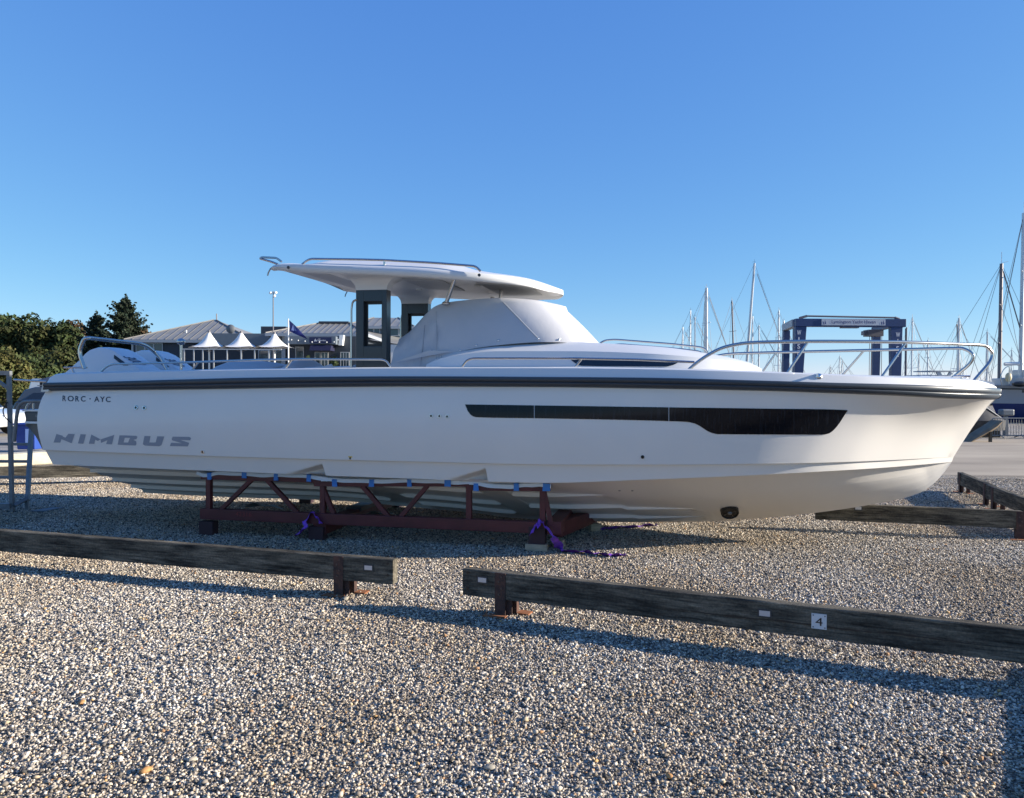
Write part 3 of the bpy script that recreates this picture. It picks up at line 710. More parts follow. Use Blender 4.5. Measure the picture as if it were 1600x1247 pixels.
for sg in (1, -1):
    p = L(418, 421, 1.1); mb.tube([Vector((p.x+.04, p.y*sg, p.z+.01)), Vector((p.x+.01, p.y*sg, p.z-.04)), Vector((p.x, p.y*sg, p.z-.075))], .009, 6)
mb.build('tie_hook', M_ss, boat, smooth=True)
disc_pts = [(451, 418), (749, 430)]
mb = MB()
for px, py in disc_pts:
    for sg in (1, -1):
        p = L(px, py, 1.215); mb.cyl(Vector((p.x, (p.y)*sg, p.z)), Vector((p.x, (p.y-.012)*sg, p.z)), .017)
mb.build('nav_light', M_dgrey, boat)
# gunwale rails
tgx = lambda px: tg_f((px-72)/1486)*HB-.14
rail([(158, 581), (166, 573), (176, 569), (300, 566), (400, 562.5), (480, 561), (597, 561.5), (604, 564), (610, 573)], tgx, .013, 'gunwale_rail', extra=[[(299, 580, 1.44), (310, 566, 1.44)], [(445, 577, 1.44), (456, 562, 1.44)]])
rail([(721, 574), (729, 563), (738, 560), (900, 560), (1000, 562), (1085, 566)], tgx, .013, 'side_rail', extra=[[(898, 574, 1.44), (909, 560.5, 1.44)]])
tb = pchip([1075, 1200, 1300, 1400, 1480, 1530, 1551], [1.38, 1.33, 1.2, .95, .62, .36, .27])
sb = [(1262, 535, 1230, 580), (1415, 536, 1377, 587)]
for sg in (1, -1):
    tt = lambda x: tb(min(max(x, 1075), 1551))
    P = [L(x, y, tt(x)) for x, y in ((1076, 578), (1090, 566), (1108, 554), (1128, 544), (1150, 538.5), (1175, 535.5), (1230, 534), (1300, 533.5), (1400, 534.5), (1480, 537), (1530, 539), (1541, 541.5), (1549, 549), (1550, 557), (1545, 568), (1533, 582), (1521, 596))]
    P = [Vector((p.x, p.y*sg, p.z)) for p in P]; mb = MB(); mb.tube(smooth_path(P, 4), .018, 10); ro = mb.build('bow_rail', M_ss, boat, smooth=True)
    for a0, b0, a1, b1 in sb:
        p = L(a0, b0, tt(a0)); q = L(a1, b1+3, tt(a1)+.03); m2 = MB(); m2.tube([Vector((p.x, p.y*sg, p.z)), Vector((q.x, q.y*sg, q.z))], .013, 8); m2.build('rail_post', M_ss, ro, smooth=True)
# coachroof top rail
rail([(938, 536), (945, 532), (960, 530.5), (1050, 537.5), (1095, 542.5), (1103, 546), (1106, 552)], .5, .011, 'coachroof_rail', rad=.05)
# stern arch
for t_ in (1.42,):
    P = [L(132, 576, t_), L(123, 550, t_), L(131, 530, t_), L(137, 528, t_), L(225, 537.5, t_-.75), L(240, 549, t_-.95), L(252, 560, t_-1.0), L(262, 580, t_-1.0)]
    mb = MB(); mb.tube(fillet(P, .10), .023, 10); mb.build('stern_arch', M_ss, boat, smooth=True)
mb = MB(); mb.tube([L(100, 574.5, 1.3), L(136, 574.5, 1.3)], .012, 6); mb.tube([L(113, 575, 1.3), L(116, 583, 1.3)], .012, 6); mb.build('stern_bar', M_ss, boat)
# ball topped post
mb = MB(); p = L(283, 534, 0.5); mb.tube([p, Vector((p.x, p.y, 1.3))], .017, 10); mb.ball(p-Vector((0, 0, -.0)), .055, 14, 10, (1, 1, .85)); mb.build('ball_post', M_ss, boat, smooth=True)
# cleats / fairlead
mb = MB(); p = L(1279, 589, 1.38); mb.ball(p, .04, 10, 8, (1, .8, .9)); mb.tube([p+Vector((-.02, -.05, .02)), p+Vector((-.02, .03, .02))], .012, 6); mb.build('fairlead', M_chrome, boat, smooth=True)
mb = MB()
for sg in (1, -1):
    p = gun(.965, 'G0', .2); mb.tube([Vector((p.x-.08, p.y*sg, p.z+.03)), Vector((p.x+.08, p.y*sg, p.z+.03))], .012, 6); mb.tube([Vector((p.x, p.y*sg, p.z)), Vector((p.x, p.y*sg, p.z+.03))], .012, 6)
mb.build('cleat', M_chrome, boat)
# hatch gear behind cover
mb = MB(); p = L(914, 532, .3); mb.ball(p, .035, 8, 5, (1.4, 1, .5)); mb.build('wiper_motor', M_black, boat)
# ---- cockpit covers (seats under canvas)
def mound(prof, t0, t1, name, m=M_canvas):
    """profile in pixels at t=t0 extruded to -ish t1 with rounded shoulders"""
    P = [L(x, y, t0) for x, y in prof]; n = 8; rows = []
    for k in range(n+1):
        u = k/n; sq = math.sin(math.pi*u)**.35 if 0 < u < 1 else 0
        rows.append([Vector((p.x, lerp(-t0, -t1, u), lerp(zlow, p.z, sq))) for p in P])
    mb = MB(); mb.grid(rows); return mb.build(name, m, boat, smooth=True)
zlow = 1.45
mound([(288, 590), (291, 576), (303, 562), (318, 558.5), (345, 560), (372, 563), (386, 568), (390, 576), (391, 590)], .95, -.9, 'seat_cover')
mound([(392, 590), (398, 575), (408, 567), (418, 558), (428, 557.5), (436, 565), (445, 573), (470, 575), (512, 569), (518, 565.5), (536, 566), (546, 575), (548, 590)], .9, -.9, 'seat_cover')
mound([(466, 590), (470, 574), (500, 572), (512, 568), (519, 577), (519, 590)], 1.15, .95, 'seat_cover')
mb = MB(); p = L(612, 572, .98); q = L(652, 572, .98); mb.box((p.x, -1.05, 1.3), (q.x, -.2, p.z-.02)); mb.build('helm_console', M_deck, boat, bevel=.03)
# ---- outboards
def outboard(t_):
    dx = 0
    pr = [(112, 592), (116, 585), (130, 573), (143, 561), (151, 552), (158, 546.5), (167, 543.5), (177, 543.2), (188, 545), (197, 549), (207, 556), (222, 567), (236, 577), (243, 583), (246, 592)]
    P = [L(x, y, .42) for x, y in pr]; rows = []; n = 10
    cx = sum(p.x for p in P)/len(P)
    for k in range(n+1):
        s = -1+2*k/n; w_ = .26*s; q = (1-abs(s)**6)
        rows.append([Vector((lerp(cx, p.x, .84+.16*q**.4), -t_+w_*1.0, lerp(1.75, p.z, (.80+.20*q**.5) if q > .001 else .72))) for p in P])
    mb = MB(); mb.grid(rows, flip=False); mb.add(rows[0], [tuple(range(len(P)))]); mb.add(rows[-1], [tuple(range(len(P)))]); cw = mb.build('outboard_engine', mat('engine_white', (.66, .66, .68), .4, coat=.1), boat, smooth=True, weld=True, ang=50)
    bv = BVHTree.FromPolygons([BM @ Vector(v.co) for v in cw.data.vertices], [tuple(p.vertices) for p in cw.data.polygons])
    off = L(170, 560, .42)
    def mp(px, py):   # pixel on the near engine side -> this engine, in boat-local
        o0 = onto_shift(px, py, t_); return o0
    # shifted ray: aim the pixel at the same local point as on the near engine
    def onto_shift(px, py, t_):
        p = L(px, py, .42+.29); p = Vector((p.x, p.y+(.42-t_), p.z)); w0 = BM @ p; d = (BM.to_3x3() @ Vector((0, 1, -.25))).normalized()
        h = bv.ray_cast(w0-d*.4, d)
        return toL(h[0]-d*.006) if h[0] else p
    for poly, m in (([(173, 552), (178, 555.5), (196, 569), (189, 569.5), (174, 558.5)], M_dgrey),):
        m2 = MB(); m2.add([onto_shift(x, y, t_) for x, y in poly], [tuple(range(len(poly)))]); m2.build('air_intake', m, cw)
    vs, fs = text_mesh('300', True); m2 = MB()
    A = Vector((184, 554)); ux = Vector((17, 10.8)); uy = Vector((4.4, -3.6)); ptsn = []
    for a, b in vs:
        q = A+ux*a+uy*b; ptsn.append(onto_shift(q.x, q.y, t_)+Vector((0, 0, .006)))
    m2.add(ptsn, fs); m2.build('engine_lettering', M_navy, cw)
    # tilted midsection, lower unit and propeller behind the transom
    m3 = MB(); A = L(165, 590, .42); A.y = -t_; A.z -= .32; B = Vector((A.x-.10, -t_, 1.30)); C = Vector((A.x-.02, -t_, 1.12))
    m3.hexa([A+Vector((-.2, -.13, -.1)), A+Vector((.25, -.13, -.25)), A+Vector((.25, .13, -.25)), A+Vector((-.2, .13, -.1))], [B+Vector((-.1, -.08, 0)), B+Vector((.12, -.08, -.15)), B+Vector((.12, .08, -.15)), B+Vector((-.1, .08, 0))])
    m3.hexa([B+Vector((-.1, -.08, 0)), B+Vector((.12, -.08, -.15)), B+Vector((.12, .08, -.15)), B+Vector((-.1, .08, 0))], [C+Vector((-.1, -.04, .05)), C+Vector((.1, -.04, -.2)), C+Vector((.1, .04, -.2)), C+Vector((-.1, .04, .05))])
    m3.build('engine_leg', M_dgrey, cw, bevel=.02)
    m4 = MB(); H0 = C+Vector((-.05, 0, -.12))
    m4.tube([H0+Vector((.25, 0, .12)), H0, H0+Vector((-.16, 0, -.06))], [.05, .06, .03], 10)
    for j in range(3):
        aa = j*2.1+.5; d = Vector((.15, math.cos(aa), math.sin(aa))).normalized(); e = Vector((1, 0, 0)).cross(d).normalized()
        m4.add([H0+d*.05-e*.03+Vector((.04, 0, 0)), H0+d*.2-e*.07+Vector((.05, 0, 0)), H0+d*.21+e*.05-Vector((.05, 0, 0)), H0+d*.05+e*.03-Vector((.04, 0, 0))], [(0, 1, 2, 3)])
    m4.build('propeller', M_ss, cw, smooth=True)
outboard(.42); outboard(-.42)
# ---- swim platform at the stern
x_s = L(75, 650, 1.5).x
mb = MB(); A = L(37, 650, 1.45); B = L(60, 650, 1.45); zt1 = L(45, 643, 1.45).z; zb1 = L(45, 658, 1.45).z
mb.hexa([(A.x+.03, -1.45, zb1), (x_s+.3, -1.45, zb1), (x_s+.3, -.75, zb1), (A.x+.03, -.75, zb1)], [(A.x, -1.45, zt1), (x_s+.3, -1.45, zt1), (x_s+.3, -.75, zt1), (A.x, -.75, zt1)])
mb.hexa([(A.x+.03, .75, zb1), (x_s+.3, .75, zb1), (x_s+.3, 1.45, zb1), (A.x+.03, 1.45, zb1)], [(A.x, .75, zt1), (x_s+.3, .75, zt1), (x_s+.3, 1.45, zt1), (A.x, 1.45, zt1)])
sp_ = mb.build('swim_platform', mat('platform_grey', (.06, .075, .085), .4), boat, bevel=.012)
mb = MB()
for s0, s1 in ((-1.46, -.74), (.74, 1.46)): mb.box((A.x-.01, s0, zt1+.002), (x_s+.25, s1, zt1+.022)); mb.box((A.x+.02, s0+.01, zb1-.03), (x_s+.25, s1-.01, zb1-.004))
mb.build('platform_edge', M_white, sp_)
mb = MB(); mb.tube(fillet([L(40, 642, 1.4), L(42, 634, 1.4), L(48, 628, 1.4), L(52, 628, 1.4), L(52, 642, 1.4)], .03), .012, 8); mb.build('platform_handle', M_ss, sp_, smooth=True)
mb = MB(); mb.add([onto(bvh_hull, 30, 650, 0, 1.46)]*0, []); p0 = L(55, 648, 1.455); p1 = L(58, 652, 1.455); mb.box((p0.x, -1.455, p1.z), (p1.x, -1.451, p0.z)); mb.build('platform_latch', M_steel, sp_)
# hull bustle under the platform
mb = MB(); rows = []
for k in range(9):
    u = k/8; px = lerp(40, 66, u); zz = L(px, lerp(666, 702, u**1.6), 1.4).z; xx = L(px, 680, 1.4).x
    rows.append([Vector((xx, -1.4, zt1-.1)), Vector((xx, -1.4, zz)), Vector((xx, -.8, zz-.05)), Vector((xx, -.8, zt1-.1))])
mb.grid(rows, closed=True); mb.grid([[Vector((p.x, -p.y, p.z)) for p in r] for r in rows], closed=True, flip=True)
mb.add(rows[0], [(0, 1, 2, 3)]); mb.build('stern_bustle', mat('bustle_grey', (.07, .085, .095), .3, coat=.3), boat, smooth=True, ang=40)
mb = MB(); P = [L(22, 690, 1.5), L(26, 650, 1.5), L(29, 634, 1.5), L(37, 627.5, 1.5), L(50, 627, 1.5), L(66, 627, 1.5)]; mb.tube(fillet(P, .12), .021, 10); mb.build('boarding_rail', M_steel, boat, smooth=True)

# ================================================================= CRADLE
CT = 1.25
cradle = thing('boat_cradle', 'maroon steel truss cradle carrying the white day cruiser', 'boat cradle', O, -R(YAW))
def lc(px, py, t=CT): return L(px, py, t)
def mir(p): return Vector((p[0], -p[1], p[2]))
for sg in (1, -1):
    f = (lambda p: p) if sg == 1 else mir
    def B(a, b, w_, h_, name='strut'):
        m = MB(); m.bar(f(a), f(b), w_, h_, up=(0, 0, 1) if abs((Vector(b)-Vector(a)).normalized().z) < .9 else (1, 0, 0)); return m.build(name, M_maroon, cradle, bevel=.004)
    B(lc(316, 802), lc(852, 824), .10, .125, 'base_beam')
    B(lc(316, 744.5), lc(508, 750), .07, .06, 'top_rail'); B(lc(492, 756), lc(738, 756), .07, .055, 'top_rail'); B(lc(732, 762), lc(858, 763.5), .07, .055, 'top_rail')
    for x, a, b in ((327, 747, 796), (505, 747, 805), (733, 758, 814), (848, 765, 820)): B(lc(x, a), lc(x, b), .062, .062, 'post')
    for a, b in (((395, 748), (346, 796)), ((416, 748), (466, 802)), ((566, 759), (608, 808)), ((668, 759), (626, 808)), ((506, 765), (522, 803)), ((850, 768), (862, 822))):
        B(lc(*a), lc(*b), .05, .05, 'brace')
    for x in (326, 497, 840):
        p = lc(x, 815); q = Vector((p.x, p.y, 0.0)) if x != 840 else Vector((p.x, p.y, .075)); p.z = lc(x, 810 if x < 400 else 818).z-.03
        m = MB(); m.box((p.x-.09, min(f(p)[1]-.06, f(p)[1]+.06), q.z), (p.x+.09, f(p)[1]+.06, p.z)); m.build('foot', mat('cradle_foot', (.035, .015, .02), .6), cradle)
for x in (500, 866):
    p = lc(x, 820); z0 = lc(x, 825).z; m = MB(); m.bar(Vector((p.x, -CT-.02, z0)), Vector((p.x, CT+.02, z0)), .16, .14); m.build('cross_beam', M_maroon, cradle, bevel=.004)
    m = MB(); m.bar(Vector((p.x, -.3, z0+.07)), Vector((p.x, .3, z0+.07)), .2, .05); m.build('keel_pad', M_dgrey, cradle)
p = lc(866, 829); q = toL(ground(932, 826)); m = MB()
zz = .17; m.bar(Vector((p.x+.0, -CT+.15, zz+.04)), Vector((q.x, q.y, zz+.02)), .12, .16); m.build('tow_arm', M_maroon, cradle, bevel=.005)
text_on('42316', lc(368, 806.5, CT+.054), lc(393, 807.5, CT+.054)-lc(368, 806.5, CT+.054), lc(368, 799.5, CT+.054)-lc(368, 806.5, CT+.054), (0, 0, 0), mat('faded_red', (.22, .03, .03), .6), 'painted_number', cradle)
# protective sheet along the rails with blue tape
def sheet(pts, w_=.16, lift=.02):
    P = smooth_path([lc(x, y, CT) for x, y in pts], 8); rows = []
    for i, p in enumerate(P):
        wv = .004*math.sin(i*.9)+.005*math.sin(i*.37+1)
        rows.append([p+Vector((0, -w_*.35, -.028+wv)), p+Vector((0, -w_*.3, .012+wv*.5)), p+Vector((0, 0, lift+wv*.6)), p+Vector((0, w_*.6, .012)), p+Vector((0, w_*.9, -.05+wv))])
    m = MB(); m.grid(rows); m.build('protective_sheet', M_sheet, cradle, smooth=True)
sheet([(311, 738), (325, 741), (345, 738.5), (400, 740), (450, 741), (500, 745), (515, 747)])
sheet([(505, 748), (560, 749.5), (640, 750), (700, 751), (745, 752)]); sheet([(735, 753), (780, 758), (820, 757), (850, 756), (862, 758)])
for x, y, w_ in ((328, 743.5, 7), (382, 741, 9), (432, 745, 7), (483, 746.5, 7), (523, 754, 8), (581, 754.5, 8), (640, 754.5, 7), (700, 754, 9), (744, 760.5, 7.5), (807, 760.5, 7.5), (854, 760.5, 11)):
    c_ = lc(x, y, CT+.045); hw_ = w_/2*8.6/1200; m = MB(); m.box((c_.x-hw_, c_.y-.012, c_.z-.045), (c_.x+hw_, c_.y, c_.z+.035)); m.box((c_.x-hw_, c_.y-.012, c_.z+.036), (c_.x+hw_, c_.y+.10, c_.z+.040))
    m.v = [(v[0]+random.uniform(-.006, .006), v[1], v[2]+random.uniform(-.004, .004)) for v in m.v]; m.build('tape_strip', M_tape, cradle)
# rags / flaps near keel pads
for px, py, s_ in ((405, 783, 1), (590, 795, 1), (878, 816, 1)):
    c_ = toL(at(px, py, 9.6 if px > 500 else 10.2)); m = MB(); rows = []
    for i in range(7):
        rows.append([c_+Vector((-.16+i*.07, -.2+.1*j, -.02*j-.015*math.sin(i*1.8+j)-.03*abs(i-3)*.4)) for j in range(5)])
    m.grid(rows); m.build('keel_cloth', mat('rag_grey', (.35, .42, .47), .8, var=.2), cradle, smooth=True)
def wblock(px, py, sx, sy, sz, rz, label):
    p = ground(px, py); m = MB(); m.box((-sx/2, -sy/2, 0), (sx/2, sy/2, sz)); o = m.build('timber_block', M_block, bevel=.004)
    o.location = p; o.rotation_euler[2] = rz; tag(o, label, 'wood block', 'timber packing blocks'); return o
pf = BM @ Vector((lc(840, 815).x, -CT, 0))
o = wblock(840, 862, .24, .10, .075, -.2, 'flat pale timber block under the near right foot of the cradle'); o.location = (pf.x-.01, pf.y-.02, .006)
o = wblock(872, 862, .09, .12, .09, -.25, 'small upright timber block just right of the near cradle foot'); o.location = (pf.x+.25, pf.y+.12, .006)
wblock(929, 829, .14, .12, .09, .3, 'pale timber block under the lit end of the cradle arm')
# straps
def strap(pts, w_, name, label):
    P = smooth_path(pts, 6); rows = []; w_ = w_*1.9
    for i, p in enumerate(P):
        d = (P[min(i+1, len(P)-1)]-P[max(i-1, 0)]).normalized(); sd = d.cross(Vector((0, 0, 1)))
        if sd.length < .2: sd = Vector((1, 0, 0))
        sd.normalize(); tw = .7*math.sin(i*.55); s2 = (sd*math.cos(tw)+Vector((0, 0, 1))*abs(math.sin(tw)))*w_/2*(1-.45*abs(math.sin(i*.8)))
        rows.append([p-s2+Vector((0, 0, .004)), p+Vector((0, 0, .012+.01*math.sin(i*1.3))), p+s2+Vector((0, 0, .004))])
    m = MB(); m.grid(rows); m.grid([[q-Vector((0, 0, .004)) for q in r] for r in rows], flip=True); o = m.build(name, M_strap, smooth=True); return tag(o, label, 'strap', 'purple lashing straps')
G = lambda x, y, z=.02: ground(x, y, z)
W = lambda p: BM @ p
strap([W(lc(846, 817, CT+.08)), W(lc(855, 826, CT+.10)), W(lc(866, 842, CT+.14)), G(876, 858), G(886, 862), G(915, 863), G(940, 867), G(960, 868), G(977, 868)], .07, 'lashing_strap', 'purple strap from the near cradle foot trailing right over the gravel')
strap([W(lc(846, 817, CT+.075)), W(lc(838, 820, CT+.08)), W(lc(829, 834, CT+.08))], .09, 'lashing_strap', 'short purple strap tail hanging left of the cradle\'s right post')
strap([G(936, 827), G(950, 826), G(975, 823.5), G(1000, 822.5), G(1012, 820), G(1026, 821)], .06, 'lashing_strap', 'lit purple strap end lying beyond the cradle arm')
strap([W(lc(486, 801, CT+.07)), W(lc(478, 815, CT+.08)), W(lc(474, 828, CT+.1)), G(464, 836)], .05, 'lashing_strap', 'purple strap hanging to the ground at the cradle\'s middle foot')
strap([W(lc(488, 801, CT+.07)), W(lc(496, 810, CT+.075)), W(lc(502, 819, CT+.08))], .06, 'lashing_strap', 'short purple strap tail on the right of the cradle\'s middle strap')

# ================================================================= TIMBER BARRIERS
def barrier(P, Q, label, posts=(), ends=True, h0=.135, h1=.342, thick=.09, plates=(), num=None, holes=(), crack=None):
    """P,Q world xy of the top front edge ends; posts = distances from P"""
    P = Vector((P[0], P[1], 0)); Q = Vector((Q[0], Q[1], 0)); d = Q-P; Ln = d.length; ang = math.atan2(d.y, d.x)
    t = thing('timber_barrier', label, 'barrier', P, ang, 'low timber barriers edging the parking bays')
    m = MB(); gr = random.Random(int(Ln*1000)); ns = max(6, int(Ln/.12)); rws = []
    for i in range(ns+1):
        x = Ln*i/ns; j = lambda a=.0025: gr.uniform(-a, a)
        rws.append([Vector((x, 0, h0+j())), Vector((x, j(.0015), (h0+h1)/2)), Vector((x, 0, h1-.006+j())), Vector((x, .008, h1+j(.0015))), Vector((x, thick-.008, h1+j(.0015))), Vector((x, thick, h1-.006)), Vector((x, thick, h0))])
    m.grid(rws, closed=True, flip=True); m.add(rws[0], [tuple(range(7))]); m.add(rws[-1], [tuple(range(7))[::-1]])
    pl = m.build('plank', M_wood, t, smooth=True, ang=30)
    if crack:
        q = MB(); c0, c1, za, zb_ = crack; n_ = 60; rr_ = []
        for i in range(n_+1):
            u = i/n_; z = lerp(za, zb_, u)+.004*math.sin(u*19)+gr.uniform(-.0015, .0015); w_ = .0045*(math.sin(math.pi*u)**.4)*gr.uniform(.5, 1.3); x = lerp(c0, c1, u)
            rr_.append([Vector((x, -.0022, z-w_)), Vector((x, -.0022, z+w_))])
        q.grid(rr_); q.build('split', M_black, pl)
    # cracks
    for s in posts:
        m = MB(); m.box((s-.045, -.008, 0), (s+.045, -.001, h1-.002)); m.box((s-.045, -.001, 0), (s-.035, thick*.8, h0-.003)); m.box((s+.035, thick+.002, 0), (s+.10, thick+.05, h0+.15))
        m.box((s-.02, .02, 0), (s+.09, .028, h0-.002))
        po = m.build('post', M_rust, t)
        m = MB()
        for zz, xx in ((.31, .012), (.27, -.012), (.22, .012), (.17, -.008)): m.cyl((s+xx, -.014, zz), (s+xx, -.0075, zz), .008, 8)
        m.build('bolt', mat('bolt', (.10, .07, .06), .6, metal=.4), po)
        m = MB(); m.box((s-.12, -.07, .004), (s+.06, .0, .014)); m.box((s+.10, thick, .004), (s+.2, thick+.09, .016)); m.build('base_plate', mat('orange_rust', (.35, .13, .05), .9, var=.4, scale=20), po)
    for s, zz in plates:
        m = MB(); m.box((s-.046, -.006, zz-.029), (s+.046, -.001, zz+.029)); pp = m.build('id_plate', M_dgrey, t)
        m = MB(); m.box((s-.035, -.009, zz-.018), (s+.035, -.0065, zz+.018)); m.build('plate_face', mat('plate_alu', (.5, .5, .52), .35, metal=.3), pp)
    for s, zz in holes:
        m = MB(); m.cyl((s, -.003, zz), (s, -.001, zz), .012, 10); m.build('bolt_hole', M_black, t)
    if num:
        s = num; m = MB(); m.box((s-.047, -.007, .20), (s+.047, -.001, .30)); n_ = m.build('number_plate', mat('plate_white', (.62, .62, .62), .5), t)
        text_on('4', (s-.022, -.0095, .222), (.044, 0, 0), (0, 0, .055), (0, 0, 0), M_black, 'number', n_)
        m = MB()
        for xx, zz in ((-.036, .289), (.036, .289), (-.036, .211), (.036, .211)): m.cyl((s+xx, -.009, zz), (s+xx, -.0068, zz), .005, 8)
        m.build('screw', M_steel, n_)
    return t
def tp(px, py): p = ground(px, py, .342); return (p.x, p.y)
def along(P, Q, px, py):   # distance along the barrier of the top-edge pixel
    a = Vector(P); b = Vector(Q); d = (b-a).normalized(); c = Vector(tp(px, py)); r = c  # ray in plan through px
    # intersect the plan ray (0,0)->c with line a+d*s
    s = (a.x*c.y-a.y*c.x)/(d.y*c.x-d.x*c.y); return s
A0 = tp(0, 829); A1 = tp(614, 875); dA = (Vector(A0)-Vector(A1)).normalized(); A0x = tuple(Vector(A0)+dA*2.2)
sA = along(A0x, A1, 529, 868)
barrier(A0x, A1, 'dark timber barrier at left in front of the cradle', (sA, sA-4.9), plates=[(along(A0x, A1, 576, 872), .262)], holes=[(along(A0x, A1, 606, 874), .31), (along(A0x, A1, 606, 874), .21)])
B0 = tp(723, 888.5); B1 = tp(1600, 984); dB = (Vector(B1)-Vector(B0)).normalized(); B1x = tuple(Vector(B1)+dB*.7)
sB = along(B0, B1x, 782, 894)
barrier(B0, B1x, 'timber barrier with the number 4 plate in the right foreground', (sB, sB+3.6), plates=[(along(B0, B1x, 754, 891), .27), (along(B0, B1x, 1195, 940), .262)], num=along(B0, B1x, 1280, 949), crack=(along(B0, B1x, 1020, 920), along(B0, B1x, 1590, 982), .215, .225), holes=[(along(B0, B1x, 731, 889), .315), (along(B0, B1x, 731, 889), .19)])
C0 = tp(1275, 786); C1 = tp(1598, 799)
barrier(C0, C1, 'timber barrier passing behind the bow of the cruiser', (Vector(C1)-Vector(C0)).length > 0 and ((Vector(C1)-Vector(C0)).length-.02,), plates=[(along(C0, C1, 1341, 789), .3)])
D0 = tp(1496, 737.5); D1 = tp(1546, 758); E0 = tp(1540, 757); E1 = tp(1600, 779); dE = (Vector(E1)-Vector(E0)).normalized()
barrier(D0, D1, 'farther of two end-to-end barriers running away right of the bow', (.15, (Vector(D1)-Vector(D0)).length-.25))
barrier(E0, tuple(Vector(E1)+dE*1.0), 'nearer of two end-to-end barriers running away right of the bow', (.3,))
barrier((-11.5, 12.7), (-4.6, 14.6), 'timber barrier far behind the stern at left', (1.5, 4.8))
barrier((2.93, 2.65), (4.33, 4.78), 'timber barrier just outside the right edge of the picture', (.3,))

# ================================================================= ACCESS STEPS (left edge)
def steps():
    b0 = ground(19, 800); D = b0.y
    t = thing('access_steps', 'grey galvanised boarding steps at the left edge beside the stern', 'boarding steps', (b0.x, b0.y, 0))
    o = Vector((b0.x, b0.y, 0)); P = lambda px, py, d=0: at(px, py, D+d)-o
    def bar(a, b, w_=.045, name='frame_post'):
        m = MB(); m.bar(a, b, w_, w_, up=(0, 1, .01)); return m.build(name, M_steel, t, bevel=.003)
    p = P(14, 583); bar(Vector((0, 0, 0)), Vector((p.x, 0, p.z)), .05)
    bar(Vector((-1.0, 0, 0)), Vector((-1.05, 0, p.z)), .065)
    bar(Vector((-1.1, 0, p.z)), Vector((p.x+.03, 0, p.z)), .06, 'top_bar'); bar(Vector((p.x-.28, 0, p.z-.02)), Vector((p.x, 0, p.z-.22)), .04, 'gusset')
    q0 = P(43, 797, .15); q1 = P(24, 640, .5); bar(Vector((q0.x, .15, 0)), Vector((q0.x-.01, .15, .16)), .045)
    bar(Vector((q0.x, .15, .14)), Vector((q1.x, .9, q1.z)), .05, 'stringer')
    bar(Vector((-1.0+q0.x, .15, .14)), Vector((q1.x-1.0, .9, q1.z)), .05, 'stringer')
    for py in (694, 721, 746):
        u = (797-py)/(797-640); y = lerp(.15, .9, u); z = P(20, py, y).z; x = lerp(q0.x, q1.x, u); bar(Vector((x-1.0, y, z)), Vector((x, y, z)), .04, 'rung')
    bar(Vector((-1.2, -.02, .09)), Vector((0, -.02, .09)), .07, 'base_bar'); bar(Vector((.03, 0, .09)), Vector((q0.x, .15, .17)), .05, 'base_bar')
    m = MB(); f0 = P(47, 790); m.hexa([(f0.x, .0, 0.0), (f0.x+.22, .0, 0), (f0.x+.30, .32, 0), (f0.x+.12, .32, 0)], [(f0.x, .0, .02), (f0.x+.22, .0, .02), (f0.x+.30, .32, .02), (f0.x+.12, .32, .02)]); m.build('foot_plate', mat('plate_steel', (.12, .13, .14), .7), t)
    m = MB(); m.tube(smooth_path([P(12, 628, -.05), P(5, 640, -.05), P(8, 652, -.05), P(18, 661, -.05)], 5), .008, 6); m.build('cable', M_black, t, smooth=True)
steps()

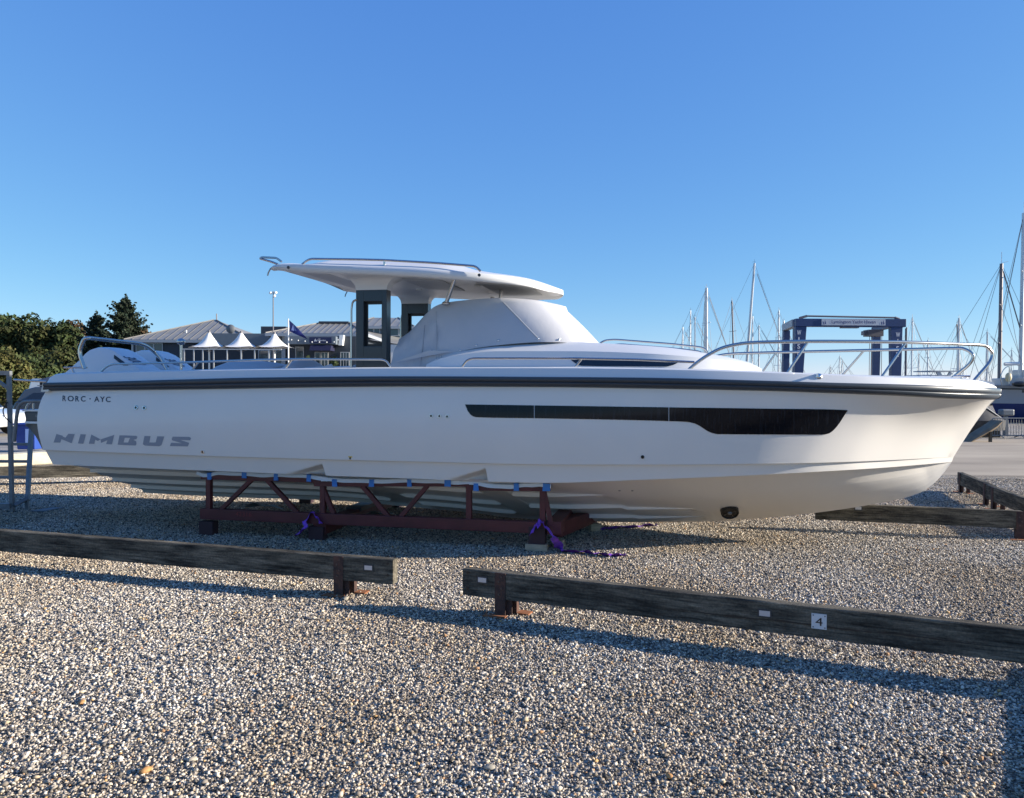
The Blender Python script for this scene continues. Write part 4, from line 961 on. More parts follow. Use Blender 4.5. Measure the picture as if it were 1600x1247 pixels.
# ================================================================= CARS
M_tyre = mat('tyre', (.012, .012, .013), .8); M_rim = mat('rim', (.35, .35, .36), .3, metal=.7)
M_cglass = mat('car_glass', (.012, .016, .02), .06, spec=.8)
def car(px, D, kind, col, label, flip=False, rz=0.0):
    """px = image x of the car's left end"""
    p = at(px, 640, D); t = thing({'suv': 'parked_car', 'hatch': 'parked_car', 'van': 'parked_van'}[kind], label, 'van' if kind == 'van' else 'car', (p.x, p.y, 0), rz, 'vehicles parked behind the boat')
    Lc, Hc, Wc = {'suv': (4.7, 1.68, 1.9), 'hatch': (4.2, 1.48, 1.8), 'van': (5.3, 2.05, 2.0)}[kind]
    if kind == 'van': low = [(0, .3), (Lc, .3), (Lc, .9), (Lc-.1, 1.15), (Lc-1.0, 1.25), (0, 1.2)]; up = [(0.05, 1.2), (Lc-1.0, 1.25), (Lc-1.75, Hc-.05), (Lc-2.2, Hc), (.2, Hc)]
    else:
        h = Hc; low = [(.05, .32), (Lc-.1, .32), (Lc, .55), (Lc-.05, h*.50), (Lc-.25, h*.56), (Lc-1.15, h*.62), (.12, h*.66), (0, h*.5)]
        up = [(.12, h*.66), (Lc-1.15, h*.62), (Lc-1.9, h*.93), (Lc-2.4, h*.99), (.75 if kind == 'suv' else 1.0, h), (.35, h*.93)]
    fx = (lambda x: Lc-x) if flip else (lambda x: x)
    def ext(poly, w0, w1, z0, z1, name, m, par):
        n = len(poly); rows = []
        for s in (-1, 1):
            rows.append([Vector((fx(x), Wc/2+s*lerp(w0, w1, (z-z0)/(z1-z0)), z)) for x, z in poly])
        mb = MB(); mb.add(rows[0]+rows[1], [tuple(range(n)), tuple(range(n, 2*n))[::-1]]+[(i, n+i, n+(i+1) % n, (i+1) % n) for i in range(n)])
        o = mb.build(name, m, par, bevel=.05 if name != 'window' else 0, smooth=True, weld=True); return o
    paint = mat('paint_'+'_'.join(str(int(c*100)) for c in col), col, .25, coat=.8, metal=.2)
    body = ext(low, Wc/2, Wc/2, 0, 2, 'body', paint, t)
    ext(up, Wc/2-.02, Wc/2-.22, 1, Hc, 'roof', paint, t)
    hu = Hc-.1; zb = up[0][1]+.05
    for s in (-1, 1):
        if kind == 'van': qs = [(Lc-2.3, Lc-1.2, Lc-1.75)]
        else: qs = [(.45, 1.35, 1.3), (1.42, 2.3, 2.3), (2.37, Lc-1.35, Lc-1.95)]
        for k, (x0, x1, xt) in enumerate(qs):
            xa2 = x0 + (.35 if k == 0 and kind != 'van' else 0)
            yb = Wc/2+s*(Wc/2-.02+.012); yt = Wc/2+s*(Wc/2-.20+.012)
            zt2 = Hc-.16
            m = MB(); m.add([(fx(x0), yb, zb), (fx(x1), yb, zb), (fx(min(xt, x1)), yt, zt2), (fx(xa2), yt, zt2)], [(0, 1, 2, 3)]); m.build('window', M_cglass, t)
    m = MB(); x0 = Lc-1.15; x1 = Lc-1.88
    if kind != 'van':
        m.add([(fx(x0)+(-.0), .12, Hc*.64), (fx(x0), Wc-.12, Hc*.64), (fx(x1), Wc-.25, Hc*.93), (fx(x1), .25, Hc*.93)], [(0, 1, 2, 3)])
        m.v = [(v[0]+(.03 if not flip else -.03), v[1], v[2]+.02) for v in m.v]; m.build('windscreen', M_cglass, t)
        for s in (.25, Wc-.25):
            mm = MB(); mm.box((fx(Lc)-.08, s-.17, Hc*.42), (fx(Lc)+.02, s+.17, Hc*.50)); mm.build('headlight', mat('lamp_glass', (.7, .72, .75), .1), t)
        if kind == 'suv':
            for s in (.3, Wc-.3):
                mm = MB(); mm.tube([(fx(.8), s, Hc+.05), (fx(Lc-2.2), s, Hc+.05)], .02, 6); mm.build('roof_rail', M_steel, t)
    for x in (.85, Lc-.9):
        for y0, s in ((-.01, 1), (Wc+.01, -1)):
            m = MB(); m.cyl((fx(x), y0, .34), (fx(x), y0+s*.22, .34), .34, 22); wh = m.build('wheel', M_tyre, t, smooth=True)
            m = MB(); m.cyl((fx(x), y0-s*.01, .34), (fx(x), y0+s*.02, .34), .22, 14); m.build('rim', M_rim, wh)
    return t
car(19, 30, 'suv', (.055, .065, .075), 'dark grey estate car parked just left of the cruiser\'s stern', rz=.05)
car(-186, 26, 'hatch', (.72, .73, .74), 'white car cut off by the left edge of the picture', rz=-.04)
car(38, 37, 'van', (.7, .68, .62), 'cream van whose roof shows above the dark grey estate car')

# blue bins, kerb block and dark shed behind the stern
def bin_(px, py, w_, h_, label, rz=0):
    p = ground(px, py); t = thing('wheeled_bin', label, 'bin', p, rz, 'blue bins behind the stern')
    m = MB(); m.hexa([(-w_*.42, -.25, .08), (w_*.42, -.25, .08), (w_*.42, .25, .08), (-w_*.42, .25, .08)], [(-w_/2, -.32, h_), (w_/2, -.32, h_), (w_/2, .32, h_), (-w_/2, .32, h_)])
    m.build('body', mat('bin_blue', (.02, .06, .28), .45), t, bevel=.02)
    m = MB(); m.box((-w_/2-.02, -.35, h_), (w_/2+.02, .36, h_+.05)); m.tube([(-w_/2, .38, h_), (w_/2, .38, h_)], .02, 6); m.build('lid', mat('bin_lid', (.02, .05, .28), .4), t, bevel=.012)
    for s in (-1, 1):
        m = MB(); m.cyl((s*w_*.4, .26, .09), (s*w_*.46, .26, .09), .09, 12); m.build('wheel', M_tyre, t)
    m = MB(); m.box((w_*.05, -.30, .2), (w_*.25, -.285, h_-.1)); m.v = [(v[0], v[1]-.02, v[2]) for v in m.v]; m.build('pale_strip', mat('pale_blue', (.35, .48, .8), .5), t)  # paler vertical strip right of centre on the bin's front
bin_(50, 706, .55, .72, 'blue bin under the white boat\'s stern, right of the boarding rail'); bin_(24, 676, .45, .8, 'smaller blue bin farther off behind the galvanised steps', .3)
m = MB(); p0 = ground(0, 735); p1 = ground(86, 729); d = (Vector(p1)-Vector(p0)).normalized(); pp = Vector(p0)-d*6
m.bar(Vector((pp.x, pp.y+1.3, .14)), Vector((p1.x, p1.y+1.3, .14)), .5, .28); o = m.build('kerb_block', mat('cream_concrete', (.55, .50, .38), .9, var=.3, scale=3, bump=.01, bscale=14), bevel=.03)
tag(o, 'long cream concrete kerb block lit by the sun behind the stern', 'kerb')
c = at(62, 600, 33); t = thing('dark_shed', 'low dark shed roof between the hedge and the stern', 'shed', (c.x, c.y, 0))
m = MB(); m.hexa([(0, 0, 0), (5, 0, 0), (5, 3, 0), (0, 3, 0)], [(0, 0, 1.9), (5, 0, 1.9), (5, 3, 1.9), (0, 3, 1.9)]); m.build('wall', mat('shed_wall', (.02, .022, .03), .7), t)
m = MB(); m.add([(-.2, -.2, 1.9), (5.2, -.2, 1.9), (5.2, 3.2, 1.9), (-.2, 3.2, 1.9), (.9, 1.5, 2.5), (4.4, 1.5, 2.5)], [(0, 1, 5, 4), (1, 2, 5), (2, 3, 4, 5), (3, 0, 4), (0, 3, 2, 1)]); m.build('roof', mat('shed_roof', (.025, .035, .06), .6), t)
m = MB(); m.tube([L(22, 593.5, 1.3), L(73, 596.5, 1.3)], .014, 8); m.build('stern_pole', M_ss, boat)

# ================================================================= TREES
def leaf_mat(name, c1, c2):
    m = mat(name, c1, .75, spec=.2, attr='leafcol', col2=c2, scale=.9); return m
def leaf_cloud(name, lobes, n, size, m, parent, seed=0, flat=False):
    """lobes: (cx,cy,cz,rx,ry,rz). Small bent leaf clumps through the lobes' volume."""
    g = np.random.default_rng(seed); lb = np.array(lobes, float); vol = lb[:, 3]*lb[:, 4]*lb[:, 5]; pr = vol**.75/np.sum(vol**.75)
    k = g.choice(len(lb), n, p=pr) if len(lb) < 400 else g.choice(len(lb), n, p=(lb[:, 3]**1.6)/np.sum(lb[:, 3]**1.6)); d = g.normal(size=(n, 3)); d /= np.linalg.norm(d, axis=1)[:, None]
    r_ = 1-np.abs(g.normal(0, .22, n)); r_ = np.clip(r_, .15, 1.12)
    # lumpy surface
    lump = 1+.13*np.sin(d[:, 0]*7+k)+.12*np.sin(d[:, 1]*6+2*k)+.12*np.sin(d[:, 2]*8+3*k)
    P = lb[k, :3]+d*lb[k, 3:6]*(r_*lump)[:, None]
    keep = P[:, 2] > .15; P = P[keep]; d = d[keep]; k = k[keep]; n = len(P)
    a = g.normal(size=(n, 3)); a /= np.linalg.norm(a, axis=1)[:, None]
    nn = d+a*.9; nn /= np.linalg.norm(nn, axis=1)[:, None]
    u = np.cross(nn, g.normal(size=(n, 3))); u /= np.linalg.norm(u, axis=1)[:, None]; v = np.cross(nn, u)
    s = size*g.uniform(.5, 1.4, n)[:, None]
    V = np.stack([P-u*s, P-v*s*.55+nn*s*.15, P+u*s, P+v*s*.55+nn*s*.15], 1).reshape(-1, 3)
    me = bpy.data.meshes.new(name); me.vertices.add(len(V)); me.vertices.foreach_set('co', V.ravel().astype(np.float32))
    me.loops.add(n*4); me.loops.foreach_set('vertex_index', np.arange(n*4, dtype=np.int32)); me.polygons.add(n); me.polygons.foreach_set('loop_start', np.arange(0, n*4, 4, dtype=np.int32))
    me.update(calc_edges=True); at_ = me.attributes.new('leafcol', 'FLOAT_COLOR', 'FACE')
    cc = np.ones((n, 4), np.float32); cc[:, :3] = g.uniform(.55, 1.35, (n, 1))*(1+.12*np.sin(k*2.3))[:, None]; cc[:, 0] *= g.uniform(.85, 1.25, n); at_.data.foreach_set('color', cc.ravel())
    me.materials.append(m); o = bpy.data.objects.new(name, me); sc.collection.objects.link(o); o.parent = parent; return o
M_bark = mat('bark', (.08, .06, .045), .9, var=.4, scale=8)
def tree(name, label, px, D, ztop, r, m, seed, n=9000, size=.17, low=.4, trunk=.18, group='trees behind the car park'):
    p = at(px, 600, D); t = thing(name, label, 'tree', (p.x, p.y, 0), 0, group); g = random.Random(seed); lobes = []
    for i in range(13):
        a = g.uniform(0, 6.28); zz = g.uniform(low+.5, ztop-.75); rr = r*g.uniform(.35, .85)*(1-.45*abs((zz-ztop*.45)/ztop))
        q = r*g.uniform(.32, .52); lobes.append((math.cos(a)*rr*.85, math.sin(a)*rr, min(zz, ztop-q*.8), q, q, q*.85))
    lobes.append((0, 0, ztop-r*.42, r*.5, r*.5, r*.42)); lobes.append((0, 0, ztop*.45, r*.8, r*.8, ztop*.38))
    leaf_cloud('crown', lobes, n, size, m, t, seed)
    mb = MB(); mb.tube([(0, 0, 0), (.05, 0, ztop*.35), (0, .1, ztop*.7)], [trunk, trunk*.7, trunk*.3], 8)
    for lx in lobes[:4]: mb.tube([(0, 0, ztop*.3), (lx[0]*.5, lx[1]*.5, lx[2]*.8), lx[:3]], [trunk*.45, trunk*.3, trunk*.1], 6)
    mb.build('trunk', M_bark, t, smooth=True)
ML1 = leaf_mat('leaf_olive', (.062, .072, .022), (.03, .042, .015)); ML2 = leaf_mat('leaf_green', (.05, .07, .022), (.025, .04, .015)); ML3 = leaf_mat('leaf_yellow', (.085, .088, .026), (.045, .054, .018)); ML4 = leaf_mat('conifer', (.035, .05, .028), (.015, .026, .016)); ML5 = leaf_mat('leaf_brown', (.13, .085, .04), (.07, .05, .025))
tree('broadleaf_tree', 'olive broadleaf tree cut off at the left edge of the hedge line', -18, 66, 7.7, 2.6, ML2, 11)
tree('broadleaf_tree', 'olive-brown rounded tree just right of the left picture edge', 18, 66, 7.5, 2.4, ML1, 12)
tree('broadleaf_tree', 'dark green rounded tree left of the middle of the hedge line', 47, 68, 7.9, 2.5, ML2, 13)
tree('broadleaf_tree', 'olive rounded tree above the boarding steps', 74, 66, 7.2, 2.5, ML1, 14)
tree('broadleaf_tree', 'green rounded tree rising above the stern arch', 100, 67, 7.0, 2.4, ML2, 15)
tree('broadleaf_tree', 'brownish thin tree between the hedge and the conifer', 118, 69, 7.5, 1.8, ML5, 16, 5000)
tree('broadleaf_tree', 'brownish low tree right of the conifer by the clubhouse roof', 222, 69, 6.9, 1.3, ML5, 17, 4000)
tree('shrub', 'yellow-green bush at the left edge below the trees', 8, 50, 4.2, 1.75, ML3, 18, 7000, .13)
tree('shrub', 'green bush below the trees right of the yellow-green bush', 50, 54, 3.9, 2.0, ML2, 19, 7000, .14)
tree('shrub', 'green bush behind the stern arch', 95, 58, 4.6, 2.3, ML1, 20, 7000, .14)
tree('shrub', 'dark bush low between the conifer and the clubhouse wall', 175, 64, 5.0, 2.6, ML2, 24, 8000, .15)
def conifer(px, D, ztop, R0, label, seed):
    p = at(px, 600, D); t = thing('conifer_tree', label, 'tree', (p.x, p.y, 0), 0, 'conifers beside the clubhouse'); g = random.Random(seed); lobes = []
    mb = MB(); mb.tube([(0, 0, 0), (0, 0, ztop*.9)], [.22, .04], 8)
    for i in range(230):
        u = g.random(); z = lerp(.8, ztop-.5, u); rr = R0*(1-u)**.7+.16; a = g.uniform(0, 6.28); L_ = rr*g.choice((.45, .6, .75, .9, 1.0, 1.2)); up = g.uniform(.45, 1.0)
        for k in range(6):
            f = (k+1)/6; q = (.34 if u < .8 else .24)*(1.12-f)+.05; lobes.append((math.cos(a)*L_*f, math.sin(a)*L_*f, z+L_*up*.55*f*f, q, q, q*.7))
        mb.tube([(0, 0, z-.1), (math.cos(a)*L_*.6, math.sin(a)*L_*.6, z+L_*.15)], [.04, .02], 5)
    for k in range(6): lobes.append((g.uniform(-.1, .1), 0, ztop-.12*k-.05, .06+.04*k, .06+.04*k, .14))
    leaf_cloud('crown', lobes, 42000, .10, ML4, t, seed); mb.build('trunk', M_bark, t)
conifer(196, 61, 8.95, 3.3, 'tallest dark conifer with pointed tips beside the clubhouse', 31)
conifer(152, 62, 7.7, 2.8, 'shorter dark conifer left of the tallest one', 32)

# ================================================================= CLUBHOUSE BUILDINGS
M_roofm = mat('zinc_roof', (.27, .265, .245), .5, var=.2, scale=1.2, metal=.1); M_seam = mat('seam_dark', (.16, .155, .15), .6)
M_clad = mat('dark_cladding', (.035, .045, .06), .7, bump=.02, bscale=3, stretch=(.2, .2, 6)); M_clad2 = mat('grey_cladding', (.13, .16, .19), .65, var=.1, scale=2)
M_wglass = mat('window_glass', (.05, .08, .09), .08, spec=.7, var=.4, scale=.8); M_frame = mat('white_frame', (.42, .43, .43), .5); M_fascia = mat('fascia_grey', (.32, .35, .38), .5)
def zpy(px, py, D): return at(px, py, D).z
def window(t, x0, x1, z0, z1, y=-.03, mull=0):
    m = MB(); f = .05
    for a, b, c, d in ((x0-f, x1+f, z0-f, z0), (x0-f, x1+f, z1, z1+f), (x0-f, x0, z0, z1), (x1, x1+f, z0, z1)): m.box((a, y-.04, c), (b, y+.02, d))
    for k in range(mull): xx = lerp(x0, x1, (k+1)/(mull+1)); m.box((xx-.02, y-.035, z0), (xx+.02, y, z1))
    w_ = m.build('window', M_frame, t); m = MB(); m.box((x0, y-.005, z0), (x1, y+.01, z1)); m.build('pane', M_wglass, w_)
def hip(t, x0, x1, y0, y1, ze, rx0, rx1, ry, zr_, m=M_roofm, seam=.5, oh=.3):
    mb = MB(); a, b, c, d = (x0-oh, y0-oh, ze), (x1+oh, y0-oh, ze), (x1+oh, y1+oh, ze), (x0-oh, y1+oh, ze); e, f = (rx0, ry, zr_), (rx1, ry, zr_)
    mb.add([a, b, c, d, e, f], [(0, 1, 5, 4), (1, 2, 5), (2, 3, 4, 5), (3, 0, 4), (0, 3, 2, 1)])
    r_ = mb.build('roof', m, t)
    mb = MB(); n = int((x1-x0+2*oh)/seam)
    for i in range(1, n):
        x = x0-oh+i*seam
        if x < rx0: u = (x-(x0-oh))/(rx0-(x0-oh))
        elif x > rx1: u = ((x1+oh)-x)/((x1+oh)-rx1)
        else: u = 1
        p = Vector((x, y0-oh, ze+.03)); q = Vector((x, lerp(y0-oh, ry, u), lerp(ze, zr_, u)+.03)); mb.bar(p, q, .022, .03)
    for A_, B_ in ((a, e), (b, f)): mb.bar(Vector(A_)+Vector((0, 0, .03)), Vector(B_)+Vector((0, 0, .03)), .09, .07)
    mb.build('roof_seams', M_seam, r_)
    mb = MB(); mb.box((x0-oh-.02, y0-oh-.04, ze-.22), (x1+oh+.02, y0-oh, ze-.01)); mb.box((x0-oh-.04, y0-oh, ze-.22), (x0-oh, y1+oh, ze-.01)); mb.box((x1+oh, y0-oh, ze-.22), (x1+oh+.04, y1+oh, ze-.01)); mb.build('fascia', M_fascia, t)
    return r_
D = 58; o1 = at(200, 600, D); cb1 = thing('clubhouse', 'dark clubhouse with pale hipped metal roof behind the outboards', 'building', (o1.x, D, 0))
X = lambda px: (at(px, 600, D).x-o1.x)
ze = zpy(250, 531, D); m = MB(); m.box((X(208), 0, 0), (X(392), 9, ze-.02)); m.build('wall', M_clad, cb1)
hip(cb1, X(203), X(390), 0, 9, ze, X(298), X(302), 4.5, zpy(300, 500, D+4.5), seam=.62)
for a, b in ((214, 226), (228, 240), (242, 254)): window(cb1, X(a), X(b), zpy(250, 549, D), zpy(250, 537, D))
m = MB(); m.tube([(X(303), 4.5, zpy(300, 503, D+4.5)), (X(303), 4.5, zpy(300, 490, D+4.5))], .05, 6); m.build('vent_pipe', M_mdark, cb1)
m = MB(); m.tube([(X(279), 1.4, zpy(279, 525, D)), (X(279), 1.4, zpy(279, 514, D))], .06, 6); m.build('vent_pipe', M_white, cb1)
m = MB(); m.box((X(206), -.06, 0), (X(209), .1, ze-.2)); m.build('corner_post', M_frame, cb1)
# linking flat-roofed bar
D = 55; o1 = at(345, 600, D); lb = thing('terrace_bar', 'flat-roofed grey bar building behind the three white canopies', 'building', (o1.x, D, 0)); X = lambda px: (at(px, 600, D).x-o1.x)
zt = zpy(380, 521, D); m = MB(); m.box((X(330), 0, zpy(380, 540, D)), (X(450), 6, zt)); m.build('parapet', M_clad2, lb)
m = MB(); m.box((X(332), .3, 0), (X(449), 6, zpy(380, 540, D)-.003)); m.build('wall', mat('bar_wall', (.02, .025, .035), .6), lb)
m = MB(); m.box((X(397), 1.5, zt), (X(437), 4, zpy(400, 510, D+1.5))); m.build('roof_plant', M_clad, lb)
for i, (a, b) in enumerate(((403, 420), (422, 438))): window(lb, X(a), X(b), .2, zpy(380, 548, D), y=.27, mull=1 if i % 2 else 0)
m = MB(); 
for px in (446.5,): m.box((X(px)-.12, -.5, 0), (X(px)+.12, -.2, zpy(440, 523, D)))
m.build('white_column', M_frame, lb)
p = (X(353), 1.0, zt); m = MB(); rows = []
for i in range(6):
    a = i/5*.9; rows.append([Vector((p[0]+math.sin(a)*.42*math.cos(k*math.pi/8), p[1]-.2+(1-math.cos(a))*.35, p[2]+.38+math.sin(a)*.42*math.sin(k*math.pi/8))) for k in range(16)])
m.grid(rows, closed=True); m.grid([[q+Vector((0, .02, 0)) for q in r] for r in rows], closed=True, flip=True); m.tube([(p[0]+.1, p[1], p[2]), (p[0]+.1, p[1], p[2]+.4)], .05, 6); m.build('satellite_dish', mat('dish', (.12, .13, .14), .5), lb, smooth=True)
# shop building with sign
D = 53; o1 = at(450, 600, D); sb_ = thing('shop_building', 'grey building with hipped metal roof and navy sign over its door', 'building', (o1.x, D, 0)); X = lambda px: (at(px, 600, D).x-o1.x)
ze = zpy(500, 525, D); m = MB(); m.box((X(453), 0, 0), (X(556), 8, ze-.01)); m.build('wall', M_clad, sb_)
hip(sb_, X(415), X(562), 1.2, 8, ze+.25, X(474), X(524), 4.5, zpy(500, 505, D+4.5), seam=.42)
m = MB(); m.box((X(474), 4.2, zpy(500, 505.5, D+4.5)), (X(524), 4.9, zpy(500, 502.5, D+4.5))); m.build('ridge_cap', M_clad, sb_)
m = MB(); m.box((X(451), -1.0, zpy(500, 538, D-1)), (X(530), -.0, zpy(500, 525.5, D-1))); m.build('fascia_box', M_clad2, sb_, bevel=.02)
m = MB(); m.box((X(489.5), -1.05, zpy(500, 536.5, D-1)), (X(523.5), -1.005, zpy(500, 527, D-1))); sg_ = m.build('sign', mat('sign_navy', (.008, .012, .06), .4), sb_)
zs0 = zpy(500, 533, D-1); M_sw = mat('sign_white', (.7, .7, .72), .5)
text_on('Haven', (X(502.5), -1.06, zs0), (X(515)-X(502.5), 0, 0), (0, 0, .105), (0, 0, 0), M_sw, 'sign_lettering', sg_, True); text_on('THE', (X(503), -1.06, zs0+.12), (.16, 0, 0), (0, 0, .05), (0, 0, 0), M_sw, 'sign_lettering', sg_)
m = MB(); m.add([(X(497), -1.06, zs0-.03), (X(499), -1.06, zs0-.03), (X(499), -1.06, zs0+.18)], [(0, 1, 2)]); m.add([(X(499.4), -1.06, zs0-.01), (X(501.5), -1.06, zs0-.03), (X(499.4), -1.06, zs0+.12)], [(0, 1, 2)]); m.build('sail_emblem', M_sw, sg_)
for i, (px, py) in enumerate(((455.5, 531), (466, 532), (476.5, 533.2), (487.5, 534.5), (499, 534.6), (510.5, 534.8), (522, 534.4), (528, 531))):
    m = MB(); q = at(px, py, D-1.08); m.ball((q.x-o1.x, -1.08, q.z), .045, 8, 5); m.build('lamp', M_white, sb_)
m = MB(); m.hexa([(X(531), -.5, zpy(500, 540, D)), (X(537), -.5, zpy(500, 540, D)), (X(537), .0, zpy(500, 540, D)), (X(531), .0, zpy(500, 540, D))], [(X(533), -.5, zpy(500, 524, D)), (X(539), -.5, zpy(500, 524, D)), (X(539), .0, zpy(500, 524, D)), (X(533), .0, zpy(500, 524, D))]); m.build('white_panel', M_white, sb_)
m = MB(); m.hexa([(X(491), -1.3, zpy(500, 549, D)), (X(523), -1.3, zpy(500, 549, D)), (X(523), -.05, zpy(500, 549, D)), (X(491), -.05, zpy(500, 549, D))], [(X(491), -1.0, zpy(500, 540.5, D)), (X(523), -1.0, zpy(500, 540.5, D)), (X(523), -.05, zpy(500, 540.5, D)), (X(491), -.05, zpy(500, 540.5, D))]); m.build('awning', mat('awning_navy', (.006, .008, .04), .7), sb_)
for a, b, mu in ((463, 474, 0), (493, 500, 0), (503, 512, 1), (533, 545, 2)): window(sb_, X(a), X(b), .3, zpy(500, 543 if a < 480 else 551, D), mull=mu)
# rear building
D = 66; o1 = at(560, 600, D); rb = thing('pavilion', 'farther hipped-roof building seen through the boat\'s pillar window', 'building', (o1.x, D, 0)); X = lambda px: (at(px, 600, D).x-o1.x)
ze = zpy(590, 510, D); m = MB(); m.box((X(541), 0, 0), (X(640), 8, ze-.01)); m.build('wall', M_clad2, rb)
hip(rb, X(539), X(642), 0, 8, ze, X(571), X(611), 4, zpy(590, 496.5, D+4), seam=.7)
for a, b in ((575, 583), (585, 593), (610, 622), (624, 636)): window(rb, X(a), X(b), zpy(590, 524, D), zpy(590, 514, D))
m = MB(); m.add([(X(545), -3, zpy(590, 528, D)), (X(660), -3, zpy(590, 545, D)), (X(660), 0, zpy(590, 535, D)), (X(545), 0, zpy(590, 510, D))], [(0, 1, 2, 3)]); m.build('lean_to_roof', M_roofm, rb)
m = MB(); m.box((X(545), -2.9, 0), (X(660), -2.8, zpy(590, 541, D))); m.build('white_wall', M_white, rb)
# white tensile canopies
def canopy(px, py, D, label, seed):
    c = at(px, 600, D); t = thing('white_canopy', label, 'parasol', (c.x, D, 0), 0, 'white pointed canopies on the terrace'); zt = zpy(px, py, D); ze = zpy(px, 541.5, D); r0 = 27/1200*D; rows = []
    for i in range(11):
        u = i/10; rr = r0*(.045+.955*u**1.0); z = ze+(zt-ze)*(1-u)**2.1
        row = []
        for k in range(24):
            a = k/24*2*math.pi+seed; ed = 1+.16*u*abs(math.cos(2*a)); row.append(Vector((math.cos(a)*rr*ed, math.sin(a)*rr*ed, z-.10*u*u*abs(math.cos(2*a)))))
        rows.append(row)
    m = MB(); m.grid(rows, closed=True, flip=False); m.build('fabric', mat('canopy_white', (.74, .72, .68), .8), t, smooth=True)
    m = MB(); m.tube([(0, 0, 0), (0, 0, zt-.1)], .06, 8); m.build('pole', M_white, t); m = MB(); m.cyl((0, 0, zt-.06), (0, 0, zt+.06), .09); m.build('cap', M_mdark, t)
    m = MB()
    for k in range(4): a = k*math.pi/2+.4; m.tube([(0, 0, ze-.35), (math.cos(a)*r0*.7, math.sin(a)*r0*.7, ze-.02)], .02, 5)
    m.build('struts', M_mdark, t)
canopy(327, 518.5, 50, 'leftmost white pointed canopy on the clubhouse terrace', .2); canopy(377, 519, 50, 'middle white pointed canopy on the clubhouse terrace', .3); canopy(429, 520.5, 50, 'rightmost white pointed canopy beside the flagpole', .25)
# glass balustrade
D = 48; c = at(290, 600, D); bl = thing('glass_balustrade', 'glass balustrade with white posts in front of the terrace canopies', 'balustrade', (c.x, D, 0)); X = lambda px: (at(px, 600, D).x-c.x); zt = zpy(350, 546.5, D)
for px in (288, 303, 317, 334, 355, 377, 398, 420): 
    m = MB(); m.box((X(px)-.035, -.03, 1.2), (X(px)+.035, .03, zt)); m.build('post', M_frame, bl)
m = MB(); m.box((X(285), -.045, zt), (X(440), .045, zt+.06)); m.build('handrail', M_frame, bl)
m = MB(); m.box((X(285), .0, 0), (X(440), 3, 1.2)); m.build('terrace_base', M_clad2, bl)
# flag and mast
D = 47; c = at(451, 600, D); fp = thing('flagpole', 'white flagpole with a navy pennant in front of the terrace', 'flagpole', (c.x, D, 0)); m = MB(); m.tube([(0, 0, 0), (-.02, 0, zpy(451, 498, D))], [.05, .035], 8); m.build('pole', M_white, fp)
rows = []
z1 = zpy(451, 500, D); z0 = zpy(451, 517.5, D); ztp_ = zpy(480, 529, D)
for i in range(13):
    u = i/12; rows.append([Vector((.03+u*1.08, .12*math.sin(u*5+j*.5), lerp(lerp(z1, ztp_+.06, u), lerp(z0, ztp_-.03, u), j/4))) for j in range(5)])
m = MB(); m.grid(rows); m.grid([[q+Vector((0, .01, 0)) for q in r] for r in rows], flip=True); fl_ = m.build('pennant', mat('flag_navy', (.012, .02, .14), .8), fp, smooth=True)
m = MB(); m.add([(.2, -.03, z0+.05), (.36, -.0, z0+.02), (.32, -.03, z0+.42)], [(0, 1, 2)]); m.add([(.39, -.0, z0+.03), (.52, .0, z0-.02), (.37, -.03, z0+.34)], [(0, 1, 2)]); m.v = [(a, b-.1, c_) for a, b, c_ in m.v]; m.build('sail_emblem', mat('emblem_blue', (.15, .2, .45), .7), fl_)
D = 52; c = at(427, 600, D); cm = thing('camera_mast', 'tall thin mast with white camera heads above the terrace', 'camera mast', (c.x, D, 0)); zt = zpy(427, 455, D); m = MB(); m.tube([(0, 0, 0), (0, 0, zt)], [.06, .035], 8); m.build('pole', M_mdark, cm)
for dx, dz in ((-.17, -.12), (.17, -.1), (.08, -.32)):
    m = MB(); m.ball((dx, 0, zt+dz), .11, 8, 6, (1, 1, .9)); m.bar(Vector((0, 0, zt+dz)), Vector((dx, 0, zt+dz)), .04, .04); m.build('camera_head', M_white, cm)
for px, lab in ((480, 'potted shrub left of the shop door'), (522, 'potted shrub right of the shop door')):
    c = at(px, 600, 51.5); t = thing('potted_shrub', lab, 'potted plant', (c.x, 51.5, 0), 0, 'potted shrubs at the shop door'); leaf_cloud('foliage', [(0, 0, 3.2, .28, .28, .5), (0, 0, 2.6, .2, .2, .5)], 900, .07, ML2, t, px)
    m = MB(); m.tube([(0, 0, .6), (0, 0, 2.9)], .04, 6); m.build('stem', M_bark, t); m = MB(); m.tube([(0, 0, 0), (0, 0, .6)], [.2, .28], 12); m.build('pot', M_dgrey, t)

# ================================================================= BOAT HOIST
D = 60; c = at(1249, 600, D); th_ = thing('boat_hoist', 'large blue travelling boat hoist with lettered crossbeam', 'boat hoist', (c.x, D, 0)); M_hb = mat('hoist_blue', (.004, .030, .12), .4, var=.1); M_hl = mat('hoist_light', (.08, .16, .36), .4)
X = lambda px, dd=0: at(px, 600, D+dd).x-c.x
Z = lambda py, px=1330, dd=0: at(px, py, D+dd).z
def leg(x0t, x1t, x0b, x1b, y0, y1, zt, zb, name='leg', m=M_hb):
    q = MB(); q.hexa([(x0b, y0, zb), (x1b, y0, zb), (x1b, y1, zb), (x0b, y1, zb)], [(x0t, y0, zt), (x1t, y0, zt), (x1t, y1, zt), (x0t, y1, zt)]); return q.build(name, m, th_, bevel=.02)
zt = Z(498); zb = Z(510.5)
q = MB(); q.box((X(1243), 0, zb), (X(1415), .6, zt)); q.build('crossbeam', M_hb, th_, bevel=.03)
l1 = leg(X(1243), X(1260), X(1242), X(1253), .05, .55, zb-.004, .7); l2 = leg(X(1392), X(1410), X(1395), X(1408), .05, .55, zb-.004, .7)
